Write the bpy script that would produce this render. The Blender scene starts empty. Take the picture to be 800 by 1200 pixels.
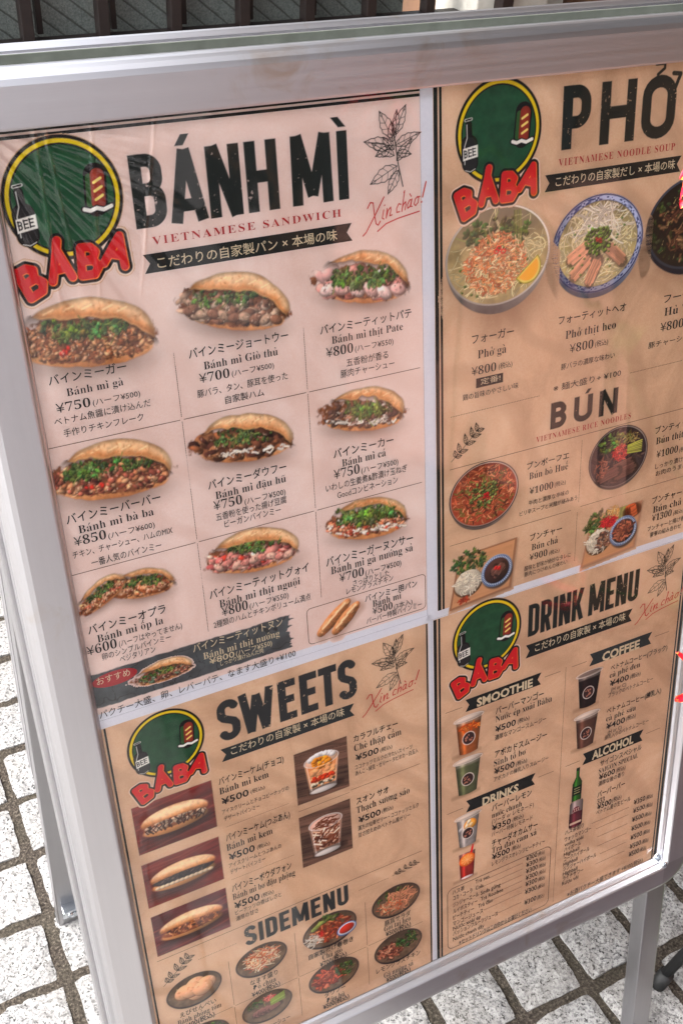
import bpy, bmesh, math, random
import numpy as np
from mathutils import Matrix, Vector

R = math.radians
sc = bpy.context.scene
COL = sc.collection
MM = 0.001

# ------------------------------------------------------------------ camera
cam = bpy.data.cameras.new("camera"); camo = bpy.data.objects.new("camera", cam); COL.objects.link(camo)
_r = Vector((0.891972, -0.449752, 0.045931)); _u = Vector((0.241322, 0.559574, 0.792869)); _f = Vector((0.382296, 0.696132, -0.607659))
_m = Matrix((( _r.x, _u.x, -_f.x, -0.38834), (_r.y, _u.y, -_f.y, -0.53823), (_r.z, _u.z, -_f.z, 1.36859), (0, 0, 0, 1)))
camo.matrix_world = _m
cam.sensor_width = 36.0; cam.lens = 36.0 * 1245.48 / 1200.0
cam.clip_start = 0.02; cam.clip_end = 400
sc.camera = camo

# ------------------------------------------------------------------ sky, sun, exposure
SUN_EL, SUN_AZ = R(52), R(-82)          # soft light from the left
world = bpy.data.worlds.new("World"); sc.world = world; world.use_nodes = True
nt = world.node_tree; nt.nodes.clear()
out = nt.nodes.new("ShaderNodeOutputWorld"); bg = nt.nodes.new("ShaderNodeBackground")
sky = nt.nodes.new("ShaderNodeTexSky"); sky.sky_type = 'NISHITA'; sky.sun_disc = False
sky.sun_elevation = SUN_EL; sky.sun_rotation = SUN_AZ; sky.dust_density = 4.0; sky.air_density = 1.0
hs = nt.nodes.new("ShaderNodeHueSaturation"); hs.inputs["Saturation"].default_value = 0.25
nt.links.new(sky.outputs[0], hs.inputs["Color"]); nt.links.new(hs.outputs[0], bg.inputs[0])
bg.inputs[1].default_value = 0.15
nt.links.new(bg.outputs[0], out.inputs[0])
sun = bpy.data.lights.new("sun", 'SUN'); sun.energy = 0.9; sun.angle = R(30); sun.color = (1.0, 0.97, 0.93)
suno = bpy.data.objects.new("sun", sun); COL.objects.link(suno)
_d = Vector((math.sin(SUN_AZ) * math.cos(SUN_EL), math.cos(SUN_AZ) * math.cos(SUN_EL), math.sin(SUN_EL)))
suno.rotation_euler = _d.to_track_quat('Z', 'Y').to_euler()
vs = sc.view_settings
sc.display_settings.display_device = 'sRGB'
vs.view_transform = 'Standard'; vs.look = 'None'; vs.exposure = 2.55; vs.gamma = 1.0
try: vs.use_curve_mapping = False
except Exception: pass

# ------------------------------------------------------------------ helpers
def lin(c):
    return tuple(((x / 255.0) / 12.92 if x / 255.0 <= 0.04045 else ((x / 255.0 + 0.055) / 1.055) ** 2.4) for x in c)
def lin4(c): return (*lin(c), 1.0)

class NT:
    """tiny node-tree writer"""
    def __init__(s, name, rough=0.6, spec=0.3, metal=0.0):
        s.m = bpy.data.materials.new(name); s.m.use_nodes = True; s.t = s.m.node_tree
        s.b = s.t.nodes["Principled BSDF"]
        s.b.inputs["Roughness"].default_value = rough; s.b.inputs["Metallic"].default_value = metal
        s.b.inputs["Specular IOR Level"].default_value = spec
    def n(s, kind, **kw):
        nd = s.t.nodes.new(kind)
        for k, v in kw.items():
            if k in nd.inputs: nd.inputs[k].default_value = v
            else: setattr(nd, k, v)
        return nd
    def l(s, a, b): s.t.links.new(a, b)
    def pos(s, scale=(1, 1, 1), rot=(0, 0, 0), obj=False):
        if obj: p = s.n("ShaderNodeTexCoord").outputs["Object"]
        else: p = s.n("ShaderNodeNewGeometry").outputs["Position"]
        mp = s.n("ShaderNodeMapping"); mp.inputs["Scale"].default_value = scale; mp.inputs["Rotation"].default_value = rot
        s.l(p, mp.inputs[0]); return mp.outputs[0]
    def noise(s, vec, scale, detail=4, rough=0.55, dist=0.0):
        nd = s.n("ShaderNodeTexNoise"); nd.inputs["Scale"].default_value = scale; nd.inputs["Detail"].default_value = detail
        nd.inputs["Roughness"].default_value = rough; nd.inputs["Distortion"].default_value = dist
        s.l(vec, nd.inputs["Vector"]); return nd.outputs["Fac"]
    def ramp(s, fac, stops):
        nd = s.n("ShaderNodeValToRGB"); cr = nd.color_ramp
        while len(cr.elements) > 1: cr.elements.remove(cr.elements[0])
        cr.elements[0].position = stops[0][0]; cr.elements[0].color = stops[0][1]
        for p, c in stops[1:]:
            e = cr.elements.new(p); e.color = c
        s.l(fac, nd.inputs[0]); return nd.outputs[0]
    def mix(s, fac, a, b, mode='MIX'):
        nd = s.n("ShaderNodeMixRGB"); nd.blend_type = mode
        for i, v in ((0, fac), (1, a), (2, b)):
            if hasattr(v, "links") or hasattr(v, "is_linked"): s.l(v, nd.inputs[i])
            else: nd.inputs[i].default_value = v
        return nd.outputs[0]
    def bump(s, h, strength=0.3, dist=0.001):
        nd = s.n("ShaderNodeBump"); nd.inputs["Strength"].default_value = strength; nd.inputs["Distance"].default_value = dist
        s.l(h, nd.inputs["Height"]); s.l(nd.outputs[0], s.b.inputs["Normal"])
    def base(s, c):
        if isinstance(c, tuple): s.b.inputs["Base Color"].default_value = c
        else: s.l(c, s.b.inputs["Base Color"])
    def rough(s, c): s.l(c, s.b.inputs["Roughness"])
G = lambda v: (v, v, v, 1)

def paper_nodes(k, tone):
    """printed kraft paper: fibres, faint wood grain, faint printed motifs"""
    a, b, c = tone
    p = k.pos()
    g = k.noise(k.pos((1.0, 1.0, 1.0), (0.3, 0.2, 0.5)), 9, 5, 0.6, 1.6)
    col = k.ramp(g, [(0.30, lin4(a)), (0.52, lin4(b)), (0.72, lin4(c))])
    fine = k.noise(p, 700, 3, 0.7)
    col = k.mix(0.22, col, k.ramp(fine, [(0.3, G(0.35)), (0.7, G(0.75))]), 'OVERLAY')
    wv = k.n("ShaderNodeTexWave"); wv.inputs["Scale"].default_value = 5.0; wv.inputs["Distortion"].default_value = 9.0; wv.inputs["Detail"].default_value = 2.0
    k.l(k.pos((1, 1, 1.3), (0.2, 0.6, 0.1)), wv.inputs["Vector"])
    col = k.mix(k.ramp(wv.outputs["Fac"], [(0.72, G(0)), (0.97, G(0.40))]), col, lin4(a))
    return col

TONE_KRAFT = ((200, 163, 132), (224, 187, 154), (235, 203, 172))
TONE_PALE = ((228, 200, 187), (237, 213, 202), (242, 222, 212))

def mat_paper(name, tone):
    k = NT(name, 0.75, 0.2); k.base(paper_nodes(k, tone)); return k.m
def mat_print(name, tone):
    """ink from a colour attribute laid over the same paper"""
    k = NT(name, 0.7, 0.2)
    at = k.n("ShaderNodeAttribute"); at.attribute_name = "ink"
    k.base(k.mix(at.outputs["Alpha"], paper_nodes(k, tone), at.outputs["Color"])); return k.m
def mat_ink(name, rgb, speck=0.0, tone=None):
    k = NT(name, 0.7, 0.2)
    n1 = k.noise(k.pos(), 420, 3, 0.7)
    c = k.mix(0.25, lin4(rgb), k.ramp(n1, [(0.3, G(0.3)), (0.7, G(0.7))]), 'OVERLAY')
    k.base(c); return k.m

def mat_alu(name, tint=(0.60, 0.60, 0.61), rough=0.34, streak=0.8, dirt=0.0, along='X'):
    k = NT(name, rough, 0.5, 1.0)
    # brushed along the profile: streaks are much longer than wide
    sv = (4, 700, 700) if along == 'X' else (700, 4, 700)
    s1 = k.noise(k.pos(sv, obj=True), 1.0, 5, 0.7); s3 = k.noise(k.pos(tuple(v * .35 for v in sv), obj=True), 1.0, 3, 0.6)
    s2 = k.noise(k.pos(), 9, 3, 0.5)
    col = k.mix(k.ramp(s1, [(0.3, G(0.0)), (0.75, G(0.12 * streak))]), (*tint, 1), (*[t * 0.70 for t in tint], 1))
    col = k.mix(k.ramp(s2, [(0.5, G(0)), (0.72, G(0.12))]), col, (*[t * 0.86 for t in tint], 1))
    if dirt:
        d = k.noise(k.pos((1, 1, 1)), 30, 5, 0.6, 0.6); d2 = k.noise(k.pos((1, 1, 1), (.3, .9, .2)), 5, 2, 0.5)
        msk = k.mix(1.0, k.ramp(d, [(0.55, G(0)), (0.75, G(dirt))]), k.ramp(d2, [(0.50, G(0)), (0.62, G(1))]), 'MULTIPLY')
        col = k.mix(msk, col, lin4((150, 120, 80)))
    k.base(col)
    k.rough(k.ramp(s3, [(0.3, G(rough - 0.03)), (0.7, G(rough + 0.05))]))
    k.bump(s1, 0.02, 0.0002)
    return k.m

M = {}
M['alu'] = mat_alu("anodised_aluminium", (0.45, 0.445, 0.465), 0.37, dirt=0.5)
M['alu_leg'] = mat_alu("aluminium_leg", (0.37, 0.365, 0.38), 0.36, along='Y')
M['steel'] = mat_alu("zinc_plated_steel", (0.62, 0.66, 0.70), 0.22)
M['kraft'] = mat_paper("kraft_paper", TONE_KRAFT); M['pale'] = mat_paper("pale_printed_paper", TONE_PALE)
M['kraft_print'] = mat_print("kraft_print", TONE_KRAFT); M['pale_print'] = mat_print("pale_print", TONE_PALE)
M['white'] = mat_ink("white_paper", (226, 226, 232))
M['ink'] = mat_ink("black_ink", (30, 33, 31)); M['soft'] = mat_ink("soft_black_ink", (48, 44, 42))
M['red'] = mat_ink("red_ink", (176, 42, 44)); M['cream'] = mat_ink("cream_print", (222, 205, 172))
M['line'] = mat_ink("fine_brown_line", (110, 84, 66))
M['slate'] = mat_ink("slate_print", (52, 58, 58))
k = NT("dark_backing", 0.8, 0.2); k.base(k.ramp(k.noise(k.pos(), 50), [(0.3, G(0.03)), (0.7, G(0.05))])); M['backing'] = k.m
k = NT("black_rubber", 0.55, 0.4); k.base(k.ramp(k.noise(k.pos(), 120), [(0.3, G(0.004)), (0.7, G(0.009))])); k.bump(k.noise(k.pos(), 600), .2, .0005); M['rubber'] = k.m

def mesh_obj(name, me, mat=None, parent=None):
    o = bpy.data.objects.new(name, me); COL.objects.link(o)
    if mat is not None and not me.materials: me.materials.append(mat)
    if parent is not None: o.parent = parent
    return o
def bm_obj(name, bm, mat, parent=None, smooth=False):
    me = bpy.data.meshes.new(name); bm.to_mesh(me); bm.free()
    if smooth:
        for p in me.polygons: p.use_smooth = True
    return mesh_obj(name, me, mat, parent)
def thing(name, label, cat, loc=(0, 0, 0), rot=(0, 0, 0), group=None):
    o = bpy.data.objects.new(name, None); COL.objects.link(o); o.empty_display_size = 0.05
    o.location = loc; o.rotation_euler = rot; o['label'] = label; o['category'] = cat
    if group: o['group'] = group
    return o
def tag(o, label=None, cat=None, group=None, kind=None):
    for kk, v in (('label', label), ('category', cat), ('group', group), ('kind', kind)):
        if v: o[kk] = v
    return o
def box(bm, x0, x1, y0, y1, z0, z1, bevel=0.0):
    g = bmesh.ops.create_cube(bm, size=1.0, matrix=Matrix.Translation(((x0 + x1) / 2, (y0 + y1) / 2, (z0 + z1) / 2)) @ Matrix.Diagonal((x1 - x0, y1 - y0, z1 - z0, 1)))
    if bevel > 0:
        ed = list({e for v in g['verts'] for e in v.link_edges})
        bmesh.ops.bevel(bm, geom=ed, offset=bevel, segments=2, affect='EDGES', profile=0.6)
def tube(bm, pts, rad, seg=10, cap=True):
    pts = [Vector(p) for p in pts]; rings = []
    rr = rad if hasattr(rad, '__len__') else [rad] * len(pts)
    up = Vector((0.13, 0.31, 0.94)).normalized()
    for i, p in enumerate(pts):
        t = (pts[min(i + 1, len(pts) - 1)] - pts[max(i - 1, 0)]).normalized()
        a = t.cross(up)
        if a.length < 1e-3: a = t.cross(Vector((1, 0, 0)))
        a.normalize(); b = t.cross(a).normalized(); up = -a.cross(t).normalized() if False else up
        rings.append([bm.verts.new(p + (a * math.cos(2 * math.pi * j / seg) + b * math.sin(2 * math.pi * j / seg)) * rr[i]) for j in range(seg)])
    for i in range(len(rings) - 1):
        for j in range(seg):
            bm.faces.new((rings[i][j], rings[i][(j + 1) % seg], rings[i + 1][(j + 1) % seg], rings[i + 1][j]))
    if cap:
        bm.faces.new(rings[0][::-1]); bm.faces.new(rings[-1])

# board plane: lean 12 degrees, centre of the sheet cross 0.76 m above the ground
LEAN = R(12); HZ = 0.76
BOARD_ROT = (R(90) - LEAN, 0, 0)
def bpt(x, y, n=0.0):
    """board millimetres -> world metres"""
    return Vector((x * MM, (math.sin(LEAN) * y - math.cos(LEAN) * n) * MM, HZ + (math.cos(LEAN) * y + math.sin(LEAN) * n) * MM))

# ------------------------------------------------------------------ print painter (fills a colour attribute on a fine grid)
rng = np.random.default_rng(7)
def vnoise(X, Y, s, seed, octv=4, rough=0.55):
    o = np.zeros_like(X); amp = 1.0; tot = 0
    for k_ in range(octv):
        r_ = np.random.default_rng(seed * 31 + k_ * 7 + 1); tab = r_.random((64, 64))
        u = X / s + 17.3 * k_ + seed; v = Y / s + 5.1 * k_ + seed * 0.7
        iu = np.floor(u).astype(int); iv = np.floor(v).astype(int); fu = u - iu; fv = v - iv
        fu = fu * fu * (3 - 2 * fu); fv = fv * fv * (3 - 2 * fv)
        a = tab[iv % 64, iu % 64]; b = tab[iv % 64, (iu + 1) % 64]; c = tab[(iv + 1) % 64, iu % 64]; d = tab[(iv + 1) % 64, (iu + 1) % 64]
        o += amp * ((a * (1 - fu) + b * fu) * (1 - fv) + (c * (1 - fu) + d * fu) * fv); tot += amp; amp *= rough; s = s / 2
    return o / tot

class Cv:
    def __init__(s, w, h, cell=0.6, ox=0.0, oy=0.0):
        s.cell = cell; s.nx = int(round(w / cell)) + 1; s.ny = int(round(h / cell)) + 1
        s.x0 = ox - w / 2; s.y0 = oy - h / 2
        s.X, s.Y = np.meshgrid(s.x0 + np.arange(s.nx) * cell, s.y0 + np.arange(s.ny) * cell)
        s.C = np.zeros((s.ny, s.nx, 3)); s.A = np.zeros((s.ny, s.nx))
    def over(s, m, col, sl=None):
        if sl is None: sl = (slice(None), slice(None))
        m = np.clip(m, 0, 1); C = s.C[sl]; A = s.A[sl]
        col = np.asarray(col, float)
        if col.ndim == 1: col = col[None, None, :]
        na = m + A * (1 - m); w = np.where(na > 1e-6, m / np.maximum(na, 1e-6), 0)[..., None]
        s.C[sl] = C * (1 - w) + col * w; s.A[sl] = na
    def sub(s, x0, x1, y0, y1):
        c = s.cell
        i0 = max(0, int((x0 - s.x0) / c) - 1); i1 = min(s.nx, int((x1 - s.x0) / c) + 3)
        j0 = max(0, int((y0 - s.y0) / c) - 1); j1 = min(s.ny, int((y1 - s.y0) / c) + 3)
        if i1 <= i0 or j1 <= j0: return None
        return (slice(j0, j1), slice(i0, i1))
    def aa(s, d, soft=1.0): return np.clip(0.5 - d / (s.cell * soft), 0, 1)
    def blob(s, x, y, rx, ry, ang, col, shade=0.35, soft=1.2, alpha=1.0, clip=None):
        r = max(rx, ry) + s.cell
        sl = s.sub(x - r, x + r, y - r, y + r)
        if sl is None: return
        dx = s.X[sl] - x; dy = s.Y[sl] - y; ca, sa = math.cos(ang), math.sin(ang)
        u = (dx * ca + dy * sa) / rx; v = (-dx * sa + dy * ca) / ry
        q = np.sqrt(u * u + v * v); m = s.aa((q - 1) * min(rx, ry), soft) * alpha
        if clip is not None: m = m * clip[sl]
        lt = 1 + shade * ((dy * 0.8 - dx * 0.45) / max(rx, ry)) - shade * 0.45 * q * q
        s.over(m, np.clip(np.asarray(col, float)[None, None, :] * lt[..., None], 0, 1), sl)
    def line(s, pts, w, col, shade=0.0, soft=1.0, alpha=1.0, butt=False, clip=None):
        pts = np.asarray(pts, float); r = w / 2 + s.cell
        sl = s.sub(pts[:, 0].min() - r, pts[:, 0].max() + r, pts[:, 1].min() - r, pts[:, 1].max() + r)
        if sl is None: return
        X = s.X[sl]; Y = s.Y[sl]; D = np.full(X.shape, 1e9)
        n = len(pts) - 1
        for i in range(n):
            (x0, y0), (x1, y1) = pts[i], pts[i + 1]; L = math.hypot(x1 - x0, y1 - y0)
            if L < 1e-6: continue
            tx, ty = (x1 - x0) / L, (y1 - y0) / L
            a = (X - x0) * tx + (Y - y0) * ty; b = (X - x0) * -ty + (Y - y0) * tx
            ex = np.maximum(np.maximum(-a, a - L), 0); d = np.sqrt(ex * ex + b * b) - w / 2
            if butt and i == 0: d = np.maximum(d, -a)
            if butt and i == n - 1: d = np.maximum(d, a - L)
            D = np.minimum(D, d)
        m = s.aa(D, soft) * alpha
        if clip is not None: m = m * clip[sl]
        c = np.asarray(col, float)[None, None, :] * (1 + shade * (-2 * D / w - 0.5))[..., None] if shade else col
        s.over(m, np.clip(c, 0, 1), sl)
    def poly(s, pts, col, soft=1.0, alpha=1.0):
        """convex polygon, counter-clockwise"""
        D = np.full(s.X.shape, -1e9); n = len(pts)
        for i in range(n):
            x0, y0 = pts[i]; x1, y1 = pts[(i + 1) % n]; L = math.hypot(x1 - x0, y1 - y0)
            D = np.maximum(D, ((s.X - x0) * (y1 - y0) - (s.Y - y0) * (x1 - x0)) / L)
        s.over(s.aa(D, soft) * alpha, col); return D
    def mesh(s, name):
        on = s.A > 0.012
        f = on[:-1, :-1] | on[1:, :-1] | on[:-1, 1:] | on[1:, 1:]
        jj, ii = np.nonzero(f); nx = s.nx
        a = jj * nx + ii; q = np.stack([a, a + 1, a + nx + 1, a + nx], 1)
        used, inv = np.unique(q, return_inverse=True); q = inv.reshape(-1, 4)
        co = np.zeros((len(used), 3), np.float32)
        co[:, 0] = s.X.ravel()[used] * MM; co[:, 1] = s.Y.ravel()[used] * MM
        me = bpy.data.meshes.new(name)
        me.vertices.add(len(used)); me.vertices.foreach_set("co", co.ravel())
        me.loops.add(q.size); me.loops.foreach_set("vertex_index", q.astype(np.int32).ravel())
        me.polygons.add(len(q)); me.polygons.foreach_set("loop_start", (np.arange(len(q)) * 4).astype(np.int32))
        me.update(calc_edges=True)
        rgb = s.C.reshape(-1, 3)[used]; lum_ = rgb.mean(1, keepdims=True); rgb = np.clip((lum_ + (rgb - lum_) * 1.14 - .5) * 1.08 + .535, 0, 1); rgb = np.where(rgb <= 0.04045, rgb / 12.92, ((rgb + 0.055) / 1.055) ** 2.4)
        at = me.attributes.new("ink", 'FLOAT_COLOR', 'POINT')
        at.data.foreach_set("color", np.concatenate([rgb, s.A.ravel()[used][:, None]], 1).astype(np.float32).ravel())
        return me
def c8(*c): return np.array(c, float) / 255.0
# ------------------------------------------------------------------ printed food photographs
def herbs(cv, rs, cx, cy, rx, ry, n, th=0.0, bright=1.0, leaf=2.0, clip=None, stems=True):
    """a heap of coriander: dark under-layer, lobed leaves, pale stems"""
    for i in range(n):
        a = rs.uniform(0, 6.283); r = math.sqrt(rs.random()); x = cx + rx * r * math.cos(a); y = cy + ry * r * math.sin(a)
        g = (0.35 + 0.65 * i / n) * bright
        base = c8(78 + 40 * rs.random(), 98 + 42 * rs.random(), 52 + 26 * rs.random()) * (0.42 + 0.78 * g)
        la = rs.uniform(0, 6.283); s_ = leaf * rs.uniform(0.5, 1.1)
        for k_ in range(3):
            aa_ = la + (k_ - 1) * 0.9
            cv.blob(x + math.cos(aa_) * s_ * 0.6, y + math.sin(aa_) * s_ * 0.6, s_ * 0.62, s_ * 0.36, aa_, base * rs.uniform(0.75, 1.25), 0.5, clip=clip)
        if stems and i % 5 == 0:
            b = la + rs.uniform(-1, 1); L = leaf * rs.uniform(1.5, 4)
            mx = x + math.cos(b) * L * 0.5 + rs.uniform(-1, 1); my = y + math.sin(b) * L * 0.4 + rs.uniform(-1, 1)
            cv.line([(x, y), (mx, my), (x + math.cos(b) * L, y + math.sin(b) * L * 0.8)], 0.55, c8(150, 160, 92) * rs.uniform(0.7, 1.1), clip=clip)

STY = {
 'gnd':   dict(lo=0.02, meat=[(196, 148, 108), (172, 118, 82), (214, 170, 130), (140, 86, 58)], sz=0.016, n=420, hb=70, hs=(0.0, 0.05, 0.34, 0.045), ex='red'),
 'ham':   dict(lo=0, meat=[(190, 160, 136), (120, 88, 72), (150, 110, 90), (206, 182, 160)], sz=0.034, n=150, hb=42, hs=(-0.06, 0.05, 0.32, 0.04), ex='slices'),
 'pork':  dict(lo=0.045, meat=[(226, 186, 178), (206, 150, 140), (238, 212, 204), (178, 112, 100)], sz=0.060, n=70, hb=110, hs=(0.0, 0.03, 0.34, 0.07), ex='slab'),
 'mix':   dict(lo=0.03, meat=[(206, 144, 104), (176, 106, 86), (222, 176, 136), (128, 74, 60)], sz=0.024, n=260, hb=85, hs=(-0.06, 0.05, 0.36, 0.055), ex='red'),
 'tofu':  dict(lo=0.01, meat=[(142, 92, 62), (104, 66, 48), (170, 120, 84), (84, 52, 42)], sz=0.050, n=90, hb=48, hs=(0.0, 0.03, 0.28, 0.05), ex='onion'),
 'fish':  dict(lo=0.03, meat=[(120, 92, 84), (88, 66, 60), (216, 206, 194), (150, 110, 90)], sz=0.035, n=110, hb=90, hs=(0.05, 0.02, 0.30, 0.065), ex='onion'),
 'egg':   dict(lo=0.05, meat=[(222, 158, 108), (204, 120, 84), (232, 190, 140), (150, 84, 54)], sz=0.030, n=150, hb=60, hs=(0.0, 0.06, 0.30, 0.045), ex='egg'),
 'deli':  dict(lo=0, meat=[(206, 146, 134), (186, 108, 104), (226, 188, 170), (214, 84, 66)], sz=0.038, n=150, hb=60, hs=(0.05, 0.07, 0.34, 0.035), ex='slices'),
 'lemon': dict(lo=0.055, meat=[(222, 132, 98), (204, 98, 72), (236, 176, 140), (242, 224, 208)], sz=0.024, n=220, hb=170, hs=(0.03, 0.065, 0.42, 0.075), ex='white'),
 'grill': dict(lo=0, meat=[(150, 96, 80), (116, 70, 60), (176, 120, 98), (90, 110, 90)], sz=0.030, n=120, hb=40, hs=(-0.05, 0.02, 0.34, 0.05), ex='none'),
}
def bun_color(cv, t, sd, w, dark=0.0):
    nz = vnoise(cv.X, cv.Y, w * 0.16, sd, 5); nf = vnoise(cv.X, cv.Y, w * 0.03, sd + 3, 3)
    t = np.clip(t + (nz - 0.5) * 0.5, 0, 1)[..., None]
    c = np.where(t < 0.5, c8(146, 92, 56) * (1 - 2 * t) + c8(206, 152, 104) * 2 * t, c8(206, 152, 104) * (2 - 2 * t) + c8(234, 204, 166) * (2 * t - 1))
    return np.clip(c * (1 + (nf[..., None] - 0.5) * 0.25) * (1 - dark), 0, 1)
def sandwich(w, style, seed, cell=0.6, th=-0.13, cvs=None, off=(0, 0), shadow=0.6):
    rs = random.Random(seed); st = STY[style]
    cv = cvs or Cv(w * 1.32, w * 0.86, cell)
    ca, sa = math.cos(th), math.sin(th)
    X = cv.X - off[0]; Y = cv.Y - off[1]; U = X * ca + Y * sa; V = -X * sa + Y * ca
    def W(u, v): return (off[0] + u * ca - v * sa, off[1] + u * sa + v * ca)
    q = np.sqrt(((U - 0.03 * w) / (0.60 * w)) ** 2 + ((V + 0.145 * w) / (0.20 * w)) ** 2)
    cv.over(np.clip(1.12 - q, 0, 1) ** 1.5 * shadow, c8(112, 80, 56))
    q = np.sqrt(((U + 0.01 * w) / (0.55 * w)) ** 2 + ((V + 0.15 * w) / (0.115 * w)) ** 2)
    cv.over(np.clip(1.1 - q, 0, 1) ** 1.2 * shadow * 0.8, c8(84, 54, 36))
    # lower half of the loaf
    nb = (vnoise(X, Y, w * 0.10, seed + 5, 3) - 0.5) * 0.03 * w
    d = (np.sqrt(((U - 0.01 * w) / (0.455 * w)) ** 2 + ((V + 0.078 * w) / (0.112 * w)) ** 2) - 1) * 0.112 * w + nb * 0.6
    cv.over(cv.aa(d, 1.4), bun_color(cv, 0.75 + (V + 0.13 * w) / (0.13 * w) * 0.45 - 0.25, seed, w))
    # filling
    nb = (vnoise(X, Y, w * 0.06, seed + 9, 4) - 0.5) * 0.085 * w
    d = (np.sqrt(((U + 0.03 * w) / (0.49 * w)) ** 2 + ((V + 0.025 * w) / (0.132 * w)) ** 2) - 1) * 0.132 * w + nb
    clip = cv.aa(d, 2)
    cv.over(clip, np.clip(c8(118, 78, 56) * (0.7 + 0.8 * vnoise(X, Y, w * 0.03, seed + 2, 3))[..., None], 0, 1))
    mclip = cv.aa(d - 1.6, 2)
    for i in range(st['n']):
        u = rs.uniform(-0.5, 0.46) * w; v = (rs.uniform(-0.15, 0.03 + st['lo']) + 0.02 * (i / st['n'])) * w
        if (u / (0.5 * w)) ** 2 + ((v + 0.03 * w) / (0.14 * w)) ** 2 > 1.0: continue
        c = np.array(st['meat'][rs.randrange(4)]) / 255.0 * rs.uniform(0.80, 1.22)
        s_ = st['sz'] * w * rs.uniform(0.6, 1.3); x, y = W(u, v)
        cv.blob(x, y, s_ * rs.uniform(0.9, 1.7), s_ * rs.uniform(0.45, 0.8), th + rs.uniform(-0.8, 0.8), c, 0.6, clip=mclip)
    ex = st['ex']
    if ex in ('slices', 'slab'):
        for i in range(9 if ex == 'slices' else 6):
            u = (-0.38 + 0.76 * i / (8 if ex == 'slices' else 5)) * w; v = (-0.085 + rs.uniform(-0.02, 0.02)) * w; x, y = W(u, v)
            s_ = w * (0.055 if ex == 'slices' else 0.082); a = th + rs.uniform(-0.5, 0.6)
            c = np.array(st['meat'][0 if i % 2 else 2]) / 255.0
            cv.blob(x, y, s_ * 1.1, s_ * 0.62, a, c * 0.72, 0.3); cv.blob(x - .3, y + 0.6, s_ * 0.98, s_ * 0.5, a, c * 1.06, 0.35)
            for j in range(7):
                cv.blob(x + rs.uniform(-.6, .6) * s_, y + rs.uniform(-.35, .35) * s_, s_ * 0.16, s_ * 0.07, rs.uniform(0, 3), c * rs.uniform(0.7, 1.15), 0.2, alpha=0.8)
    if ex in ('onion', 'white'):
        for i in range(16):
            u = rs.uniform(-0.4, 0.42) * w; v = (-0.10 + rs.uniform(-0.025, 0.02)) * w; x, y = W(u, v)
            cv.line([(x, y), (x + rs.uniform(1, 3), y + rs.uniform(-1.4, 1.0)), (x + rs.uniform(3, 6), y + rs.uniform(-2, 1))], w * rs.uniform(0.012, 0.026), c8(238, 230, 218) * rs.uniform(0.82, 1.0), 0.25)
    if ex == 'red':
        for i in range(5):
            u = rs.uniform(-0.3, -0.05) * w; x, y = W(u, rs.uniform(-0.11, -0.06) * w); cv.blob(x, y, w * 0.018, w * 0.012, rs.uniform(0, 3), c8(206, 66, 52), 0.4)
    if ex == 'egg':
        for (u, v, rx) in ((-0.27, -0.05, 0.17), (0.16, -0.07, 0.22)):
            x, y = W(u * w, v * w); cv.blob(x, y, rx * w, 0.085 * w, th + (0.35 if u < 0 else -0.05), c8(176, 104, 62), 0.5)
            cv.blob(x + .4, y + 1.2, rx * w * 0.9, 0.066 * w, th + (0.35 if u < 0 else -0.05), c8(230, 180, 140), 0.35)
            for j in range(40):
                a = rs.uniform(0, 6.28); r = rs.random() ** .5
                cv.blob(x + math.cos(a) * r * rx * w * .85, y + 1 + math.sin(a) * r * 0.06 * w, 0.7, 0.45, a, c8(*[(120, 66, 40), (214, 106, 84), (240, 206, 160)][j % 3]), 0.2)
    # crumbs, char and gloss specks
    for i in range(90):
        u = rs.uniform(-0.46, 0.44) * w; v = rs.uniform(-0.15, 0.03) * w; x, y = W(u, v)
        cv.blob(x, y, rs.uniform(0.3, 0.8), rs.uniform(0.2, 0.5), rs.uniform(0, 3), c8(60, 36, 26) if i % 2 else c8(250, 226, 200), 0.0, alpha=0.75, clip=clip)
    hx, hy, hrx, hry = st['hs']
    hx_, hy_ = W(hx * w, hy * w)
    # shade under the lid
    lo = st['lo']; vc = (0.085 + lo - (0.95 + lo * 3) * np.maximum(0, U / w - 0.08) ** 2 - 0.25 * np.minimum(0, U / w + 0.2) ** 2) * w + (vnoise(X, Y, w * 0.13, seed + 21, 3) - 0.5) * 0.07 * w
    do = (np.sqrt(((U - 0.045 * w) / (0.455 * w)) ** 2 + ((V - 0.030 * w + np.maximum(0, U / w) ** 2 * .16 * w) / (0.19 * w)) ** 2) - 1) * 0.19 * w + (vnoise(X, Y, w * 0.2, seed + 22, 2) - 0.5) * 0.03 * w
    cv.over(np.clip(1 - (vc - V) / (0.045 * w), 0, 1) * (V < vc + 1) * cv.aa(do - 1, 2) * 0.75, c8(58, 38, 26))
    for i in range(0, 1): pass
    n1 = int(st['hb'] * 0.5)
    for k_ in range(n1):  # spread along the opening
        u = hx * w + rs.uniform(-hrx, hrx) * w; v = hy * w + rs.uniform(-hry, hry) * w * 0.9 + math.sin(u / w * 9 + seed) * .018 * w; x, y = W(u, v)
        herbs(cv, rs, x, y, w * 0.03, w * 0.02, 3, leaf=w * 0.022, bright=0.85, stems=False)
    # lid
    dl = np.maximum(do, vc - V)
    t = (V - vc) / (0.15 * w)
    cc = bun_color(cv, 0.25 + 0.8 * np.sin(np.clip(t, 0, 1) * 2.6) - 0.1, seed + 31, w)
    edge = np.clip(1 - (V - vc) / (0.022 * w), 0, 1)[..., None]
    cc = cc * (1 - edge * 0.7) + c8(232, 190, 138) * edge * 0.7
    rim = np.clip(1 + do / (0.03 * w), 0, 1)[..., None]; cc = cc * (1 - 0.30 * rim)
    cv.over(cv.aa(dl, 1.4), np.clip(cc, 0, 1))
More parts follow.
